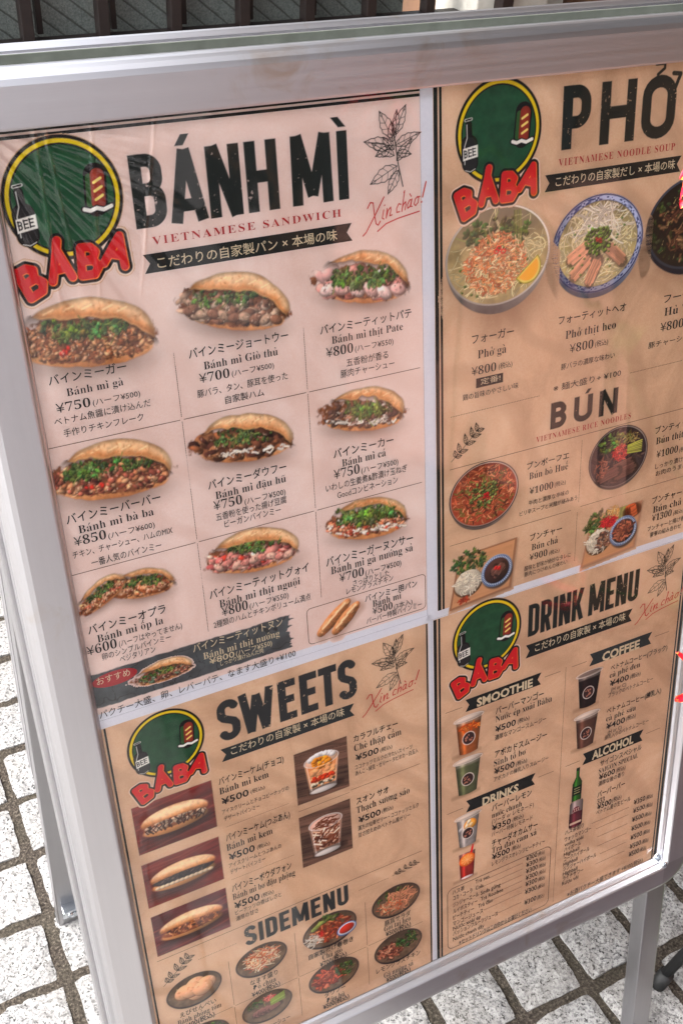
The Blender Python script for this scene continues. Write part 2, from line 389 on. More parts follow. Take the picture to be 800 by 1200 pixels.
    lidm = cv.aa(dl + 1.2, 2)
    for i in range(5):
        u = (-0.25 + 0.13 * i + rs.uniform(-.02, .02)) * w; x, y = W(u, (0.15 - 0.32 * (u / w) ** 2) * w)
        cv.line([(x - 0.04 * w, y + 0.004 * w), (x + 0.03 * w, y + 0.022 * w)], w * 0.018, c8(246, 220, 180), 0.3, 2.0, 0.5, clip=lidm)
    for i in range(120):
        u = rs.uniform(-.45, .48) * w; x, y = W(u, rs.uniform(0.0, 0.2) * w)
        cv.blob(x, y, rs.uniform(.3, 1.2), rs.uniform(.2, .6), rs.uniform(0, 3), c8(150, 90, 50) if i % 2 else c8(250, 222, 180), 0, alpha=0.35, clip=lidm)
    # herbs falling over the filling
    for k_ in range(4):
        hu = (hx + rs.uniform(-.8, .8) * hrx) * w; hp = W(hu, (hy - rs.uniform(.0, .06)) * w)
        herbs(cv, rs, hp[0], hp[1], w * .07, w * .035, int(st['hb'] * 0.16), leaf=w * (0.040 if style in ('pork', 'lemon', 'fish') else 0.028), bright=rs.uniform(1.0, 1.4))
    herbs(cv, rs, hx_, W(hx * w, (hy - 0.03) * w)[1], hrx * w * 0.8, hry * w * 0.7, int(st['hb'] * 0.25), leaf=w * (0.040 if style in ('pork', 'lemon', 'fish') else 0.026), bright=1.15)
    return cv

def noodles(cv, rs, cx, cy, rx, ry, n, col, w=1.0, L=14, clip=None):
    for i in range(n):
        a = rs.uniform(0, 6.28); r = math.sqrt(rs.random()); x = cx + rx * r * math.cos(a); y = cy + ry * r * math.sin(a)
        b = rs.uniform(0, 6.28); k_ = rs.uniform(-0.45, 0.45); pts = [(x, y)]
        for j in range(6):
            b += k_; x += math.cos(b) * L / 6; y += math.sin(b) * L / 6 * 0.85; pts.append((x, y))
        cv.line(pts, w, c8(*col) * rs.uniform(0.72, 1.08), 0.35, clip=clip)
def shreds(cv, rs, cx, cy, rx, ry, n, cols, L=3.0, w=0.9, clip=None, shade=0.4):
    for i in range(n):
        a = rs.uniform(0, 6.28); r = math.sqrt(rs.random()); x = cx + rx * r * math.cos(a); y = cy + ry * r * math.sin(a); b = rs.uniform(0, 6.28)
        cv.line([(x, y), (x + math.cos(b) * L * .5 + rs.uniform(-.4, .4), y + math.sin(b) * L * .5), (x + math.cos(b) * L, y + math.sin(b) * L * 0.8)], w * rs.uniform(.6, 1.3), c8(*cols[rs.randrange(len(cols))]) * rs.uniform(.75, 1.1), shade, clip=clip)
def slab(cv, rs, x, y, rx, ry, a, col, grain=14):
    """a torn slice of meat: ragged outline, fibres along its length, fat edge"""
    ca, sa = math.cos(a), math.sin(a); W = lambda u, v: (x + u * ca - v * sa, y + u * sa + v * ca)
    n = 7; cv.line([W(-rx * .8 + .5, -1), W(rx * .8 + .5, -1)], ry * 1.9, c8(*col) * 0.4, 0, 3, .7)
    for i in range(n):
        v = (-1 + 2 * (i + .5) / n) * ry * .85; e0 = rx * rs.uniform(.72, 1.0) * (1 - .25 * (v / ry) ** 2); e1 = rx * rs.uniform(.72, 1.0) * (1 - .25 * (v / ry) ** 2)
        cv.line([W(-e0, v), W(0, v + rs.uniform(-.3, .3)), W(e1, v)], ry * .42, c8(*col) * rs.uniform(.82, 1.12), .12)
    for i in range(grain):
        v = rs.uniform(-.8, .8) * ry; u = rs.uniform(-.8, .5) * rx; L = rx * rs.uniform(.15, .45); cv.line([W(u, v), W(u + L, v + rs.uniform(-.4, .4))], 0.45, c8(*col) * rs.uniform(.6, 1.25), alpha=.7)
    cv.line([W(-rx * .7, ry * .85), W(rx * .75, ry * .8)], .8, np.clip(c8(*col) * 1.28, 0, 1), 0, 1.6, .7)

def dish(kind, w, seed, cell=0.6):
    """bowls and plates seen from above and slightly in front"""
    rs = random.Random(seed); a = w / 2
    P = dict(chicken=(0.80, 0.20, (206, 196, 188), (168, 150, 112), 0), pork=(0.86, 0.07, (170, 176, 196), (176, 160, 118), 1), dark=(0.80, 0.17, (70, 76, 90), (34, 30, 24), 2),
             beef=(0.86, 0.06, (186, 172, 162), (150, 70, 50), 0), dry=(0.90, 0.05, (150, 140, 132), (60, 50, 52), 0), plate=(0.72, 0.05, (66, 56, 50), (104, 84, 66), 2))
    fam = kind if kind in P else 'plate'
    asp, dep, rimc, inner, deco = P[fam]; b = a * asp
    cv = Cv(w * 1.22, w * 1.22, cell); X, Y = cv.X, cv.Y; y0 = w * dep * 0.5
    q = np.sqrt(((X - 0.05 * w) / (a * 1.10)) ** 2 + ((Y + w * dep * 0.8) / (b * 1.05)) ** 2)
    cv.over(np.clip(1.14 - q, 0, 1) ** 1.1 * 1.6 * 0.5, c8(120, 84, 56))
    nz = vnoise(X, Y, w * 0.08, seed, 4)
    # outside of the bowl
    body = np.full(X.shape, 1e9)
    for k_ in range(9):
        f = k_ / 8; aa_ = a * (1 - 0.34 * f * f) if dep > 0.1 else a * (1 - 0.05 * f); bb_ = b * (1 - 0.34 * f * f) if dep > 0.1 else b * (1 - .05 * f)
        body = np.minimum(body, (np.sqrt((X / aa_) ** 2 + ((Y - y0 + f * w * dep) / bb_) ** 2) - 1) * bb_)
    rc = c8(*rimc)
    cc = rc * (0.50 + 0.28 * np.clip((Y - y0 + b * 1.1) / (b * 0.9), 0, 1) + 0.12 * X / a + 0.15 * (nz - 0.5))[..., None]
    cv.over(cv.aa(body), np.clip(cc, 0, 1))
    if deco == 2 and dep > 0.1:
        for rr in (1.0, 0.95):
            cv.over(cv.aa(np.abs((np.sqrt((X / (a * rr)) ** 2 + ((Y - y0 + w * 0.035 + (1 - rr) * 20) / (b * rr)) ** 2) - 1) * b) - 0.5), c8(30, 34, 44))
    rim = (np.sqrt((X / a) ** 2 + ((Y - y0) / b) ** 2) - 1) * b
    cv.over(cv.aa(rim), np.clip(rc * (0.98 + 0.16 * X / a + 0.12 * (Y - y0) / b)[..., None], 0, 1))
    tk = 0.13 if deco == 1 else (0.05 if kind != 'chicken' else 0.035)
    inn = (np.sqrt((X / (a * (1 - tk))) ** 2 + ((Y - y0) / (b * (1 - tk))) ** 2) - 1) * b
    if deco == 1:
        cv.over(cv.aa(np.abs(rim + w * 0.008) - 0.5), c8(44, 48, 84))
        ang = np.arctan2((Y - y0) / b, X / a); rad = np.sqrt((X / a) ** 2 + ((Y - y0) / b) ** 2)
        pat = np.sin(ang * 38 + np.sin(ang * 19) * 2) * np.sin((rad - 0.87) / 0.12 * 9.5) + (nz - 0.5) * 1.6
        cv.over(np.clip(pat * 2.2, 0, 1) * cv.aa(np.maximum(rim + 1.6, -inn)) * 0.9, c8(40, 50, 96))
        cv.over(cv.aa(np.abs(inn) - 0.35), c8(60, 66, 110))
    if kind in ('beef', 'dry') or fam == 'plate':
        cv.over(cv.aa(np.abs(rim + .3) - 0.45), c8(70, 56, 52)); cv.over(cv.aa(np.abs(rim + w * .035) - 0.35), c8(214, 200, 188) * (0.8 if fam == 'plate' else 1), )
    ic = c8(*inner)
    dep_sh = np.clip((Y - y0) / b, 0, 1)[..., None]
    cv.over(cv.aa(inn), np.clip((ic * (0.8 + 0.5 * nz[..., None])) * (1 - 0.35 * dep_sh), 0, 1))
    clip = cv.aa(inn + 0.8, 1.5); cy = y0
    if kind == 'chicken':
        cv.over(clip * np.clip((Y - y0) / b * 1.3 - 0.35, 0, 1) * 0.85, c8(140, 128, 112))
        noodles(cv, rs, 0, cy - b * .1, a * .85, b * .75, 150, (214, 200, 160), 1.1, 18, clip)
        herbs(cv, rs, 0, cy + b * .42, a * .62, b * .30, 70, leaf=w * .045, bright=.7, clip=clip)
        for i in range(5): cv.line([(a * .28 + i * 1.4, cy + b * .85), (a * .30 + i * 1.6, cy - b * .05)], .8, c8(132, 140, 70) * rs.uniform(.7, 1), clip=clip)
        for i in range(16): cv.blob(rs.uniform(-a * .8, a * .6), cy + rs.uniform(-.8, -.1) * b, 1.3, 1.0, 0, c8(88, 110, 56), .5, clip=clip)
        herbs(cv, rs, -a * .05, cy - b * .15, a * .6, b * .55, 12, leaf=2, bright=.6, clip=clip)
        shreds(cv, rs, -a * .05, cy - b * .15, a * .58, b * .62, 620, [(236, 176, 130), (222, 146, 98), (246, 206, 168), (196, 120, 84)], 3.6, 1.2, clip)
        for x_, y_ in ((0, .15), (4, .08), (-2, .1)):
            cv.line([(x_ + 2 * math.cos(t), cy + y_ * b + 1.6 * math.sin(t)) for t in np.linspace(0, 6.28, 9)], .9, c8(200, 44, 48))
        x_, y_ = a * .50, cy - b * .42
        for s_, c in ((1.0, (150, 140, 60)), (0.93, (226, 206, 120)), (0.80, (232, 176, 78))):
            D = np.maximum((np.sqrt((X - x_ - 3) ** 2 + (Y - y_ - 3) ** 2) - w * .135 * s_), ((X - x_ - 3) * -0.62 + (Y - y_ - 3) * 0.78) + (1 - s_) * 8 - 1)
            cv.over(cv.aa(D), c8(*c))
    elif kind == 'pork':
        noodles(cv, rs, 0, cy, a * .82, b * .82, 230, (220, 204, 168), 1.2, 20, clip)
        noodles(cv, rs, 4, cy + b * .45, a * .45, b * .3, 60, (236, 222, 204), 1.3, 20, clip)
        for x_, y_, an in ((-.42, -.12, .5), (-.36, -.42, .7), (-.08, -.55, 1.1), (.42, -.28, -.7)): slab(cv, rs, x_ * a, cy + y_ * b, w * .125, w * .06, an, (206, 158, 130))
        for i in range(150):
            t = rs.uniform(0, 6.28); r = rs.random() ** .6 * w * .145; cv.blob(math.cos(t) * r, cy + .08 * b + math.sin(t) * r * .9, 1.5, 1.2, t, c8(96, 128, 50) * rs.uniform(.5, 1.25), .8)
        for i in range(22): cv.blob(rs.uniform(-.6, .6) * a, cy + rs.uniform(-.6, .5) * b, 1.1, .8, 0, c8(96, 124, 58), .5, clip=clip)
        for i in range(9): cv.blob(rs.uniform(-2, 3), cy + .08 * b + rs.uniform(-2, 2), 1.4, 1.0, 0, c8(170, 60, 48), .5)
    elif kind == 'dark':
        herbs(cv, rs, -a * .1, cy, a * .8, b * .8, 90, leaf=4, bright=.28, clip=clip, stems=False)
        shreds(cv, rs, 0, cy, a * .7, b * .7, 150, [(120, 84, 60), (84, 54, 42), (150, 116, 84), (40, 28, 24)], 7, 2.6, clip, .6)
        shreds(cv, rs, 0, cy, a * .8, b * .8, 60, [(180, 160, 110), (120, 120, 80)], 4, .6, clip)
    elif kind == 'beef':
        noodles(cv, rs, 0, cy, a * .8, b * .8, 120, (206, 120, 84), 1.0, 12, clip)
        shreds(cv, rs, 0, cy, a * .85, b * .85, 420, [(196, 104, 74), (150, 84, 54), (220, 150, 110), (120, 110, 60), (92, 52, 40)], 5, 1.2, clip, .5)
        herbs(cv, rs, 0, cy, a * .45, b * .4, 20, leaf=2.4, bright=.8, clip=clip)
        for i in range(75):
            t = rs.uniform(0, 6.28); r = rs.random() ** .6 * w * .22; cv.blob(math.cos(t) * r - 1, cy + math.sin(t) * r * .8 + 1, 1.4, 1.15, t, c8(140, 156, 90) * rs.uniform(.55, 1.15), .8)
        for i in range(9): cv.blob(rs.uniform(-2, 3) + 1, cy + rs.uniform(-3, 1), 1.5, 1.1, 0, c8(190, 40, 44), .5)
    elif kind == 'dry':
        shreds(cv, rs, 0, cy, a * .85, b * .85, 160, [(70, 56, 54), (96, 76, 70), (50, 40, 42)], 6, 2, clip)
        herbs(cv, rs, -a * .15, cy + b * .5, a * .6, b * .3, 60, leaf=2.6, bright=1.2, clip=clip)
        shreds(cv, rs, a * .3, cy + b * .5, a * .35, b * .25, 90, [(190, 170, 110), (150, 130, 80), (96, 70, 40)], 3, .8, clip)
        for x_, y_ in ((.15, -.35), (.25, -.55), (-.3, -.5)): slab(cv, rs, x_ * a, cy + y_ * b, w * .19, w * .085, .2, (110, 78, 70), 16)
        shreds(cv, rs, a * .05, cy + b * .12, w * .12, w * .12, 150, [(206, 70, 66), (226, 104, 92), (180, 50, 54)], 3, .8, clip)
        for i in range(7): cv.line([(a * .3, cy + (.05 + .04 * i) * b), (a * .78, cy + (.0 + .06 * i) * b)], 1.3, c8(178, 176, 90) * rs.uniform(.75, 1.1), .4, clip=clip)
        shreds(cv, rs, -a * .55, cy - b * .25, a * .2, b * .3, 60, [(170, 110, 90), (140, 80, 66)], 3, .9, clip)
    elif kind == 'crackers':
        for x_, y_ in ((-.35, .1), (.05, .32), (.42, .1), (.1, -.25), (-.1, .05), (.3, -.1)):
            cv.blob(x_ * a + .5, cy + y_ * b - .8, w * .185, w * .165, .3, c8(150, 104, 74), .2); cv.blob(x_ * a, cy + y_ * b, w * .18, w * .16, .3, c8(226, 182, 146), .3)
            for i in range(14): cv.blob(x_ * a + rs.uniform(-.13, .13) * w, cy + y_ * b + rs.uniform(-.12, .12) * w, 1.2, .7, rs.uniform(0, 3), c8(240, 206, 174) if i % 2 else c8(200, 150, 116), .1, alpha=.6)
    elif kind == 'carrot':
        shreds(cv, rs, 0, cy + 1, a * .62, b * .62, 330, [(206, 128, 88), (226, 196, 160), (190, 92, 62), (236, 214, 184)], 6, 1.0, None, .4)
    elif kind == 'rolls':
        shreds(cv, rs, a * .05, cy, a * .65, b * .62, 130, [(176, 92, 60), (150, 70, 46), (206, 130, 90), (120, 56, 40)], 5, 2.4, None, .5)
        noodles(cv, rs, -a * .6, cy - b * .3, a * .25, b * .3, 50, (232, 220, 204), .8, 6)
        herbs(cv, rs, 0, cy + b * .75, a * .3, b * .2, 16, leaf=4, bright=.9)
        for i in range(5): cv.blob(-a * .55 + i * 1.5, cy + b * .42 + i, 4.2, 2.2, .3, c8(170, 180, 104) * (1 - .08 * (i % 2)), .4)
        cv.blob(a * .62, cy - b * .4, w * .19, w * .14, .2, c8(96, 120, 170), .2); cv.blob(a * .62, cy - b * .39, w * .17, w * .12, .2, c8(226, 230, 236), .2)
        cv.blob(a * .62, cy - b * .38, w * .145, w * .095, .2, c8(188, 60, 40), .4)
        shreds(cv, rs, -a * .35, cy - b * .1, 3, 3, 20, [(206, 60, 50)], 3, .7)
    elif kind == 'ear':
        herbs(cv, rs, -a * .15, cy + b * .45, a * .6, b * .35, 36, leaf=2.6, bright=.7, clip=clip)
        noodles(cv, rs, a * .1, cy - b * .1, a * .6, b * .55, 90, (196, 140, 108), 1.5, 10, clip)
        shreds(cv, rs, -a * .3, cy - b * .3, a * .5, b * .4, 70, [(206, 110, 70), (226, 190, 150)], 4, .8, clip)
    elif kind == 'tofu':
        shreds(cv, rs, -a * .2, cy - b * .05, a * .55, b * .6, 120, [(186, 92, 66), (150, 70, 52), (206, 120, 90), (120, 56, 44)], 4.5, 2.6, clip, .5)
        herbs(cv, rs, a * .45, cy + b * .2, a * .38, b * .5, 40, leaf=2.4, bright=.55, clip=clip)
    elif kind == 'chop':
        shreds(cv, rs, -a * .3, cy - b * .1, a * .5, b * .5, 130, [(176, 110, 84), (206, 150, 120), (130, 74, 56), (90, 50, 40)], 4, 2.2, clip, .5)
        herbs(cv, rs, a * .4, cy + b * .25, a * .45, b * .5, 50, leaf=2.6, bright=.5, clip=clip)
    elif kind == 'roast':
        for i in range(7): slab(cv, rs, -a * .35 + i * 2.6, cy - b * .2 - (i % 2), w * .12, w * .07, .3, (140, 96, 86))
        herbs(cv, rs, -a * .4, cy + b * .4, a * .35, b * .25, 20, leaf=2.4, bright=.6, clip=clip)
        shreds(cv, rs, a * .1, cy + b * .5, a * .25, b * .2, 50, [(214, 90, 80), (230, 140, 120)], 3, .8)
        for i in range(6): cv.line([(a * .15, cy + (i * .08 - .05) * b), (a * .7, cy + (i * .1 + .05) * b)], 1.5, c8(150, 170, 84) * rs.uniform(.8, 1.1), .4)
    return cv

def tray(w, seed, cell=0.6):
    rs = random.Random(seed); cv = Cv(w * 1.15, w * 1.05, cell); X, Y = cv.X, cv.Y
    q = [(-.50 * w, -.47 * w), (.42 * w, -.40 * w), (.50 * w, .30 * w), (-.36 * w, .27 * w)]
    cv.poly([(x + 1.2, y - 1.6) for x, y in q], c8(120, 84, 60), 5, .6)
    cv.poly(q, c8(150, 112, 86) if seed % 2 else c8(176, 134, 108)); cv.poly([(x * .93, y * .93 - .2) for x, y in q], c8(196, 152, 114))
    nz = vnoise(X, Y * 6, w * .3, seed, 4)
    D = cv.aa(np.maximum(np.abs(X) - .43 * w, np.abs(Y + .08 * w) - .30 * w)); cv.over(D * (nz - .3) * .5, c8(150, 110, 80))
    herbs(cv, rs, -.22 * w, .16 * w, .24 * w, .17 * w, 60, leaf=w * .05, bright=.75)
    if seed % 2 == 0:
        shreds(cv, rs, .02 * w, .24 * w, .12 * w, .09 * w, 90, [(206, 160, 90), (226, 190, 130)], 4, .8); shreds(cv, rs, -.06 * w, .12 * w, .13 * w, .08 * w, 140, [(214, 66, 66), (190, 50, 60)], 3, 1)
        for i in range(6): cv.line([(.10 * w + i * 1.3, .05 * w), (.13 * w + i * 1.6, .28 * w)], 1.4, c8(150, 160, 80) * rs.uniform(.7, 1.1), .4)
        for i in range(3): slab(cv, rs, .28 * w + i * 2.5, .19 * w, 2.4, 7, .3, (190, 100, 60), 5)
    cv.blob(-.22 * w, -.15 * w, .215 * w, .19 * w, .2, c8(120, 90, 66), .3); cv.blob(-.22 * w, -.135 * w, .20 * w, .175 * w, .2, c8(206, 196, 178), .3)
    noodles(cv, rs, -.22 * w, -.13 * w, .15 * w, .13 * w, 110, (232, 220, 200), 1.0, 7)
    if seed % 2 == 0: shreds(cv, rs, -.12 * w, -.15 * w, .12 * w, .14 * w, 70, [(120, 84, 70), (90, 66, 60), (160, 120, 96)], 3, 1.6)
    cx, cy = .20 * w, -.09 * w
    cv.blob(cx + 1, cy - 2.2, .235 * w, .225 * w, .5, c8(70, 60, 60), .1, 3, .8)
    cv.blob(cx, cy, .235 * w, .22 * w, .5, c8(150, 168, 190), .2); cv.blob(cx, cy, .225 * w, .21 * w, .5, c8(74, 92, 130), .1)
    for i in range(46):
        t = i * 6.283 / 46; cv.blob(cx + math.cos(t) * .207 * w, cy + math.sin(t) * .193 * w, 1.0, .6, t, c8(206, 216, 226), 0)
    cv.blob(cx, cy, .188 * w, .173 * w, .5, c8(78, 54, 48), .4)
    if seed % 2: 
        for i in range(4): slab(cv, rs, cx + rs.uniform(-4, 4), cy + rs.uniform(-4, 3), 6, 3.4, rs.uniform(0, 2), (120, 84, 72))
        for i in range(8): cv.blob(cx + rs.uniform(-2, 3), cy + 2 + rs.uniform(-2, 2), 1.6, 1.2, 0, c8(206, 60, 56), .4)
        shreds(cv, rs, -.28 * w, -.37 * w, .07 * w, .03 * w, 40, [(196, 90, 60), (150, 70, 50)], 3, 1)
    else: shreds(cv, rs, cx, cy, .16 * w, .14 * w, 90, [(150, 86, 66), (176, 110, 84), (110, 64, 54)], 4, 1.8)
    return cv

def baguettes(cell=0.45):
    cv = Cv(56, 44, cell); rs = random.Random(4)
    for q_, (x0, y0, x1, y1) in enumerate(((-16, -9.5, 9, 12), (-3, -12, 17, 7))):
        cv.line([(x0 + 1.5, y0 - 3), (x1 + 2, y1 - 3)], 11, c8(150, 112, 84), 0, 10, .45)
        L = math.hypot(x1 - x0, y1 - y0); dx, dy = (x1 - x0) / L, (y1 - y0) / L; n = 26
        for i in range(n + 1):
            t = i / n; w_ = 5.6 * math.sin(math.pi * (.12 + .80 * t)) ** .45 * rs.uniform(.97, 1.03)
            cv.blob(x0 + dx * L * t, y0 + dy * L * t, 3.2, w_, math.atan2(dy, dx), c8(204, 146, 100) * rs.uniform(.93, 1.05), .42)
        for i in range(70):
            t = rs.uniform(0, 1); v = rs.uniform(-4.4, 4.4); cv.blob(x0 + dx * L * t - dy * v, y0 + dy * L * t + dx * v, rs.uniform(.5, 2), rs.uniform(.3, .8), math.atan2(dy, dx), c8(236, 196, 150) if v > -1 else c8(168, 106, 66), 0, alpha=.5)
        for i in range(3):
            t = .22 + .26 * i; x = x0 + dx * L * t; y = y0 + dy * L * t
            cv.line([(x - 3, y - .6), (x + .5, y + 1.8), (x + 4, y + 5)], 2.6, c8(246, 218, 178), 0, 2.2, .85); cv.line([(x - 2.6, y - 2), (x + 1, y + .6), (x + 4.4, y + 3.4)], .7, c8(150, 92, 56), 0, 1.6, .8)
    return cv

def framed(w, h, kind, seed, cell=0.55):
    """square photographs with their own backdrop"""
    cv = Cv(w, h, cell); X, Y = cv.X, cv.Y; rs = random.Random(seed); edge = cv.aa(np.maximum(np.abs(X) - w / 2, np.abs(Y) - h / 2) + .3)
    if kind in ('choc', 'bean', 'peanut'):
        nz = vnoise(X + Y * .4, Y * 3, w * .3, seed, 5); n2 = vnoise(X, Y, w * .5, seed + 4, 2)
        base = c8(108, 44, 40) if kind != 'peanut' else c8(96, 48, 52)
        cv.over(edge, np.clip(base * (0.65 + .75 * nz + .35 * (n2 - .5))[..., None], 0, 1))
        for i in range(9):
            y_ = rs.uniform(-h / 2, h / 2); cv.line([(-w / 2, y_), (0, y_ + 3 + rs.uniform(-3, 3)), (w / 2, y_ + 9)], rs.uniform(.5, 1.6), c8(56, 22, 24) if i % 2 else c8(158, 84, 72), 0, 2, .5, clip=edge)
        cv.blob(2, -h * .20, w * .44, h * .14, .06, c8(40, 18, 18), 0, 8, .7, clip=edge)
        cv.blob(0, -h * .10, w * .41, h * .15, .02, c8(206, 150, 98), .5)
        if kind == 'choc':
            cv.blob(0, -h * .02, w * .40, h * .125, .02, c8(150, 92, 60), .3)
            for i in range(60): cv.blob(rs.uniform(-.37, .37) * w, rs.uniform(-.12, .05) * h, 2.2, 1.5, 0, c8(226, 196, 166) * rs.uniform(.6, 1), .4)
            for i in range(26):
                x = -.36 * w + i * .72 * w / 25 + rs.uniform(-1, 1); a1 = rs.uniform(-3, 3); cv.line([(x, rs.uniform(-.02, .06) * h), (x + a1, -.04 * h), (x + rs.uniform(-2, 2), rs.uniform(-.09, -.06) * h), (x + a1 * .5 + rs.uniform(-2, 2), -.12 * h - rs.uniform(0, 2.5))], rs.uniform(.6, 1.3), c8(50, 26, 20) * rs.uniform(.8, 1.8))
        elif kind == 'bean':
            cv.blob(0, -h * .01, w * .40, h * .12, .02, c8(44, 34, 36), .4); shreds(cv, rs, 0, 0, w * .36, h * .09, 110, [(62, 46, 46), (30, 24, 26), (90, 70, 66)], 2.5, 1.2)
            for i in range(12): cv.blob(-.34 * w + i * .062 * w, -.135 * h, 2.6, 1.8, 0, c8(236, 214, 182) * rs.uniform(.85, 1), .4)
        else:
            cv.blob(0, -h * .05, w * .40, h * .13, .02, c8(150, 84, 54), .4); shreds(cv, rs, 0, -.04 * h, w * .36, h * .10, 120, [(196, 124, 76), (120, 66, 42), (216, 150, 100), (84, 46, 36)], 2.5, 1.6)
        D = np.maximum((np.sqrt((X / (w * .42)) ** 2 + ((Y - h * .06) / (h * .225)) ** 2) - 1) * h * .22, (h * .045 - .9 * (X / w) ** 2 * h * .3) - Y)
        t = (Y - .03 * h) / (.25 * h)
        cv.over(cv.aa(D, 1.4), bun_color(cv, .1 + 1.0 * np.sin(np.clip(t, 0, 1) * 2.4), seed, w))
        cv.line([(-.25 * w, .17 * h), (0, .205 * h), (.2 * w, .18 * h)], h * .05, c8(252, 234, 206), 0, 6, .55)
    else:
        nz = vnoise(X, Y * 9 + X * 1.5, w * .5, seed, 5); pl = np.floor((Y + X * .12) / (h * .13)); sh = (np.sin(pl * 7.3) * .12)
        cv.over(edge, np.clip(c8(98, 74, 62) * (0.62 + .8 * nz + sh)[..., None], 0, 1))
        gap = np.abs(((Y + X * .12) / (h * .13)) % 1 - .5) * 2; cv.over(edge * np.clip((gap - .93) * 14, 0, 1) * .8, c8(36, 26, 22))
        def glassq(yt, yb, wt, wb): return [(-wb, yb), (wb, yb), (wt, yt), (-wt, yt)]
        cv.blob(3, -h * .33, w * .32, h * .08, 0, c8(36, 26, 22), 0, 8, .7, clip=edge)
        cv.poly(glassq(.24 * h, -.36 * h, .33 * w, .25 * w), c8(206, 192, 180), 1.2, .42)
        cv.blob(0, -.35 * h, .25 * w, .05 * h, 0, c8(214, 206, 200), .3)
        cv.poly(glassq(.22 * h, -.27 * h, .315 * w, .248 * w), c8(214, 152, 104) if kind == 'fruit' else c8(150, 102, 78), 1.5)
        cv.blob(0, .23 * h, .33 * w, .13 * h, 0, c8(216, 200, 190), .25, alpha=.6); cv.blob(0, .225 * h, .30 * w, .11 * h, 0, c8(232, 196, 170) if kind == 'fruit' else c8(226, 190, 172), .25)
        if kind == 'fruit':
            for i in range(26):
                t = rs.uniform(0.2, 3.0); cv.blob(math.cos(t) * .22 * w, .24 * h + math.sin(t) * .085 * h, 3.0, 2.2, t, c8(244, 238, 234) * rs.uniform(.9, 1), .35)
            for i in range(34): cv.blob(rs.uniform(-.16, .16) * w, .17 * h + rs.uniform(-.09, .09) * h, 2.4, 2.0, rs.uniform(0, 3), c8(244, 160, 54) * rs.uniform(.82, 1.08), .5)
            for i in range(40): cv.blob(rs.uniform(-.22, .22) * w, rs.uniform(-.12, .08) * h, 2.8, 2.2, 0, c8(232, 178, 130) * rs.uniform(.85, 1.08), .4, alpha=.8)
            for i in range(26): cv.blob(rs.uniform(-.19, .21) * w, -.12 * h + rs.uniform(-.035, .035) * h, 2.0, 1.6, 0, c8(204, 72, 38) * rs.uniform(.8, 1.1), .4)
            for i in range(24): cv.blob(rs.uniform(-.21, .21) * w, -.22 * h + rs.uniform(-.03, .03) * h, 1.6, 1.3, 0, c8(90, 80, 60) if i % 2 else c8(226, 210, 190), .4)
        else:
            for i in range(60):
                x = rs.uniform(-.25, .25) * w; y = rs.uniform(-.25, .16) * h; a_ = rs.choice((.6, -.5, 1.1)); L = rs.uniform(2, 5)
                cv.line([(x - math.cos(a_) * L, y - math.sin(a_) * L), (x + math.cos(a_) * L, y + math.sin(a_) * L)], 1.6, c8(*rs.choice([(84, 46, 32), (120, 66, 44), (216, 176, 150), (240, 214, 194)])), .4, clip=cv.aa(np.maximum(np.abs(X) - .26 * w, np.abs(Y + .03 * h) - .24 * h)))
            for i in range(30):
                t = rs.uniform(0, 6.28); r = rs.random() ** .5; x = math.cos(t) * r * .25 * w; y = .225 * h + math.sin(t) * r * .08 * h; a_ = rs.choice((.3, -.4, .8)); cv.line([(x - math.cos(a_) * 2.6, y - math.sin(a_) * 1.6), (x + math.cos(a_) * 2.6, y + math.sin(a_) * 1.6)], 1.2, c8(110, 62, 42), .3)
        cv.line([(-.28 * w, .18 * h), (-.22 * w, -.30 * h)], 1.0, c8(250, 246, 242), 0, 2, .6); cv.line([(.29 * w, .17 * h), (.23 * w, -.28 * h)], .8, c8(250, 246, 242), 0, 2, .5)
        cv.line([(.32 * w * math.cos(t), .23 * h + .125 * h * math.sin(t)) for t in np.linspace(0, 6.283, 30)], .6, c8(246, 240, 236), 0, 1.4, .8)
    return cv

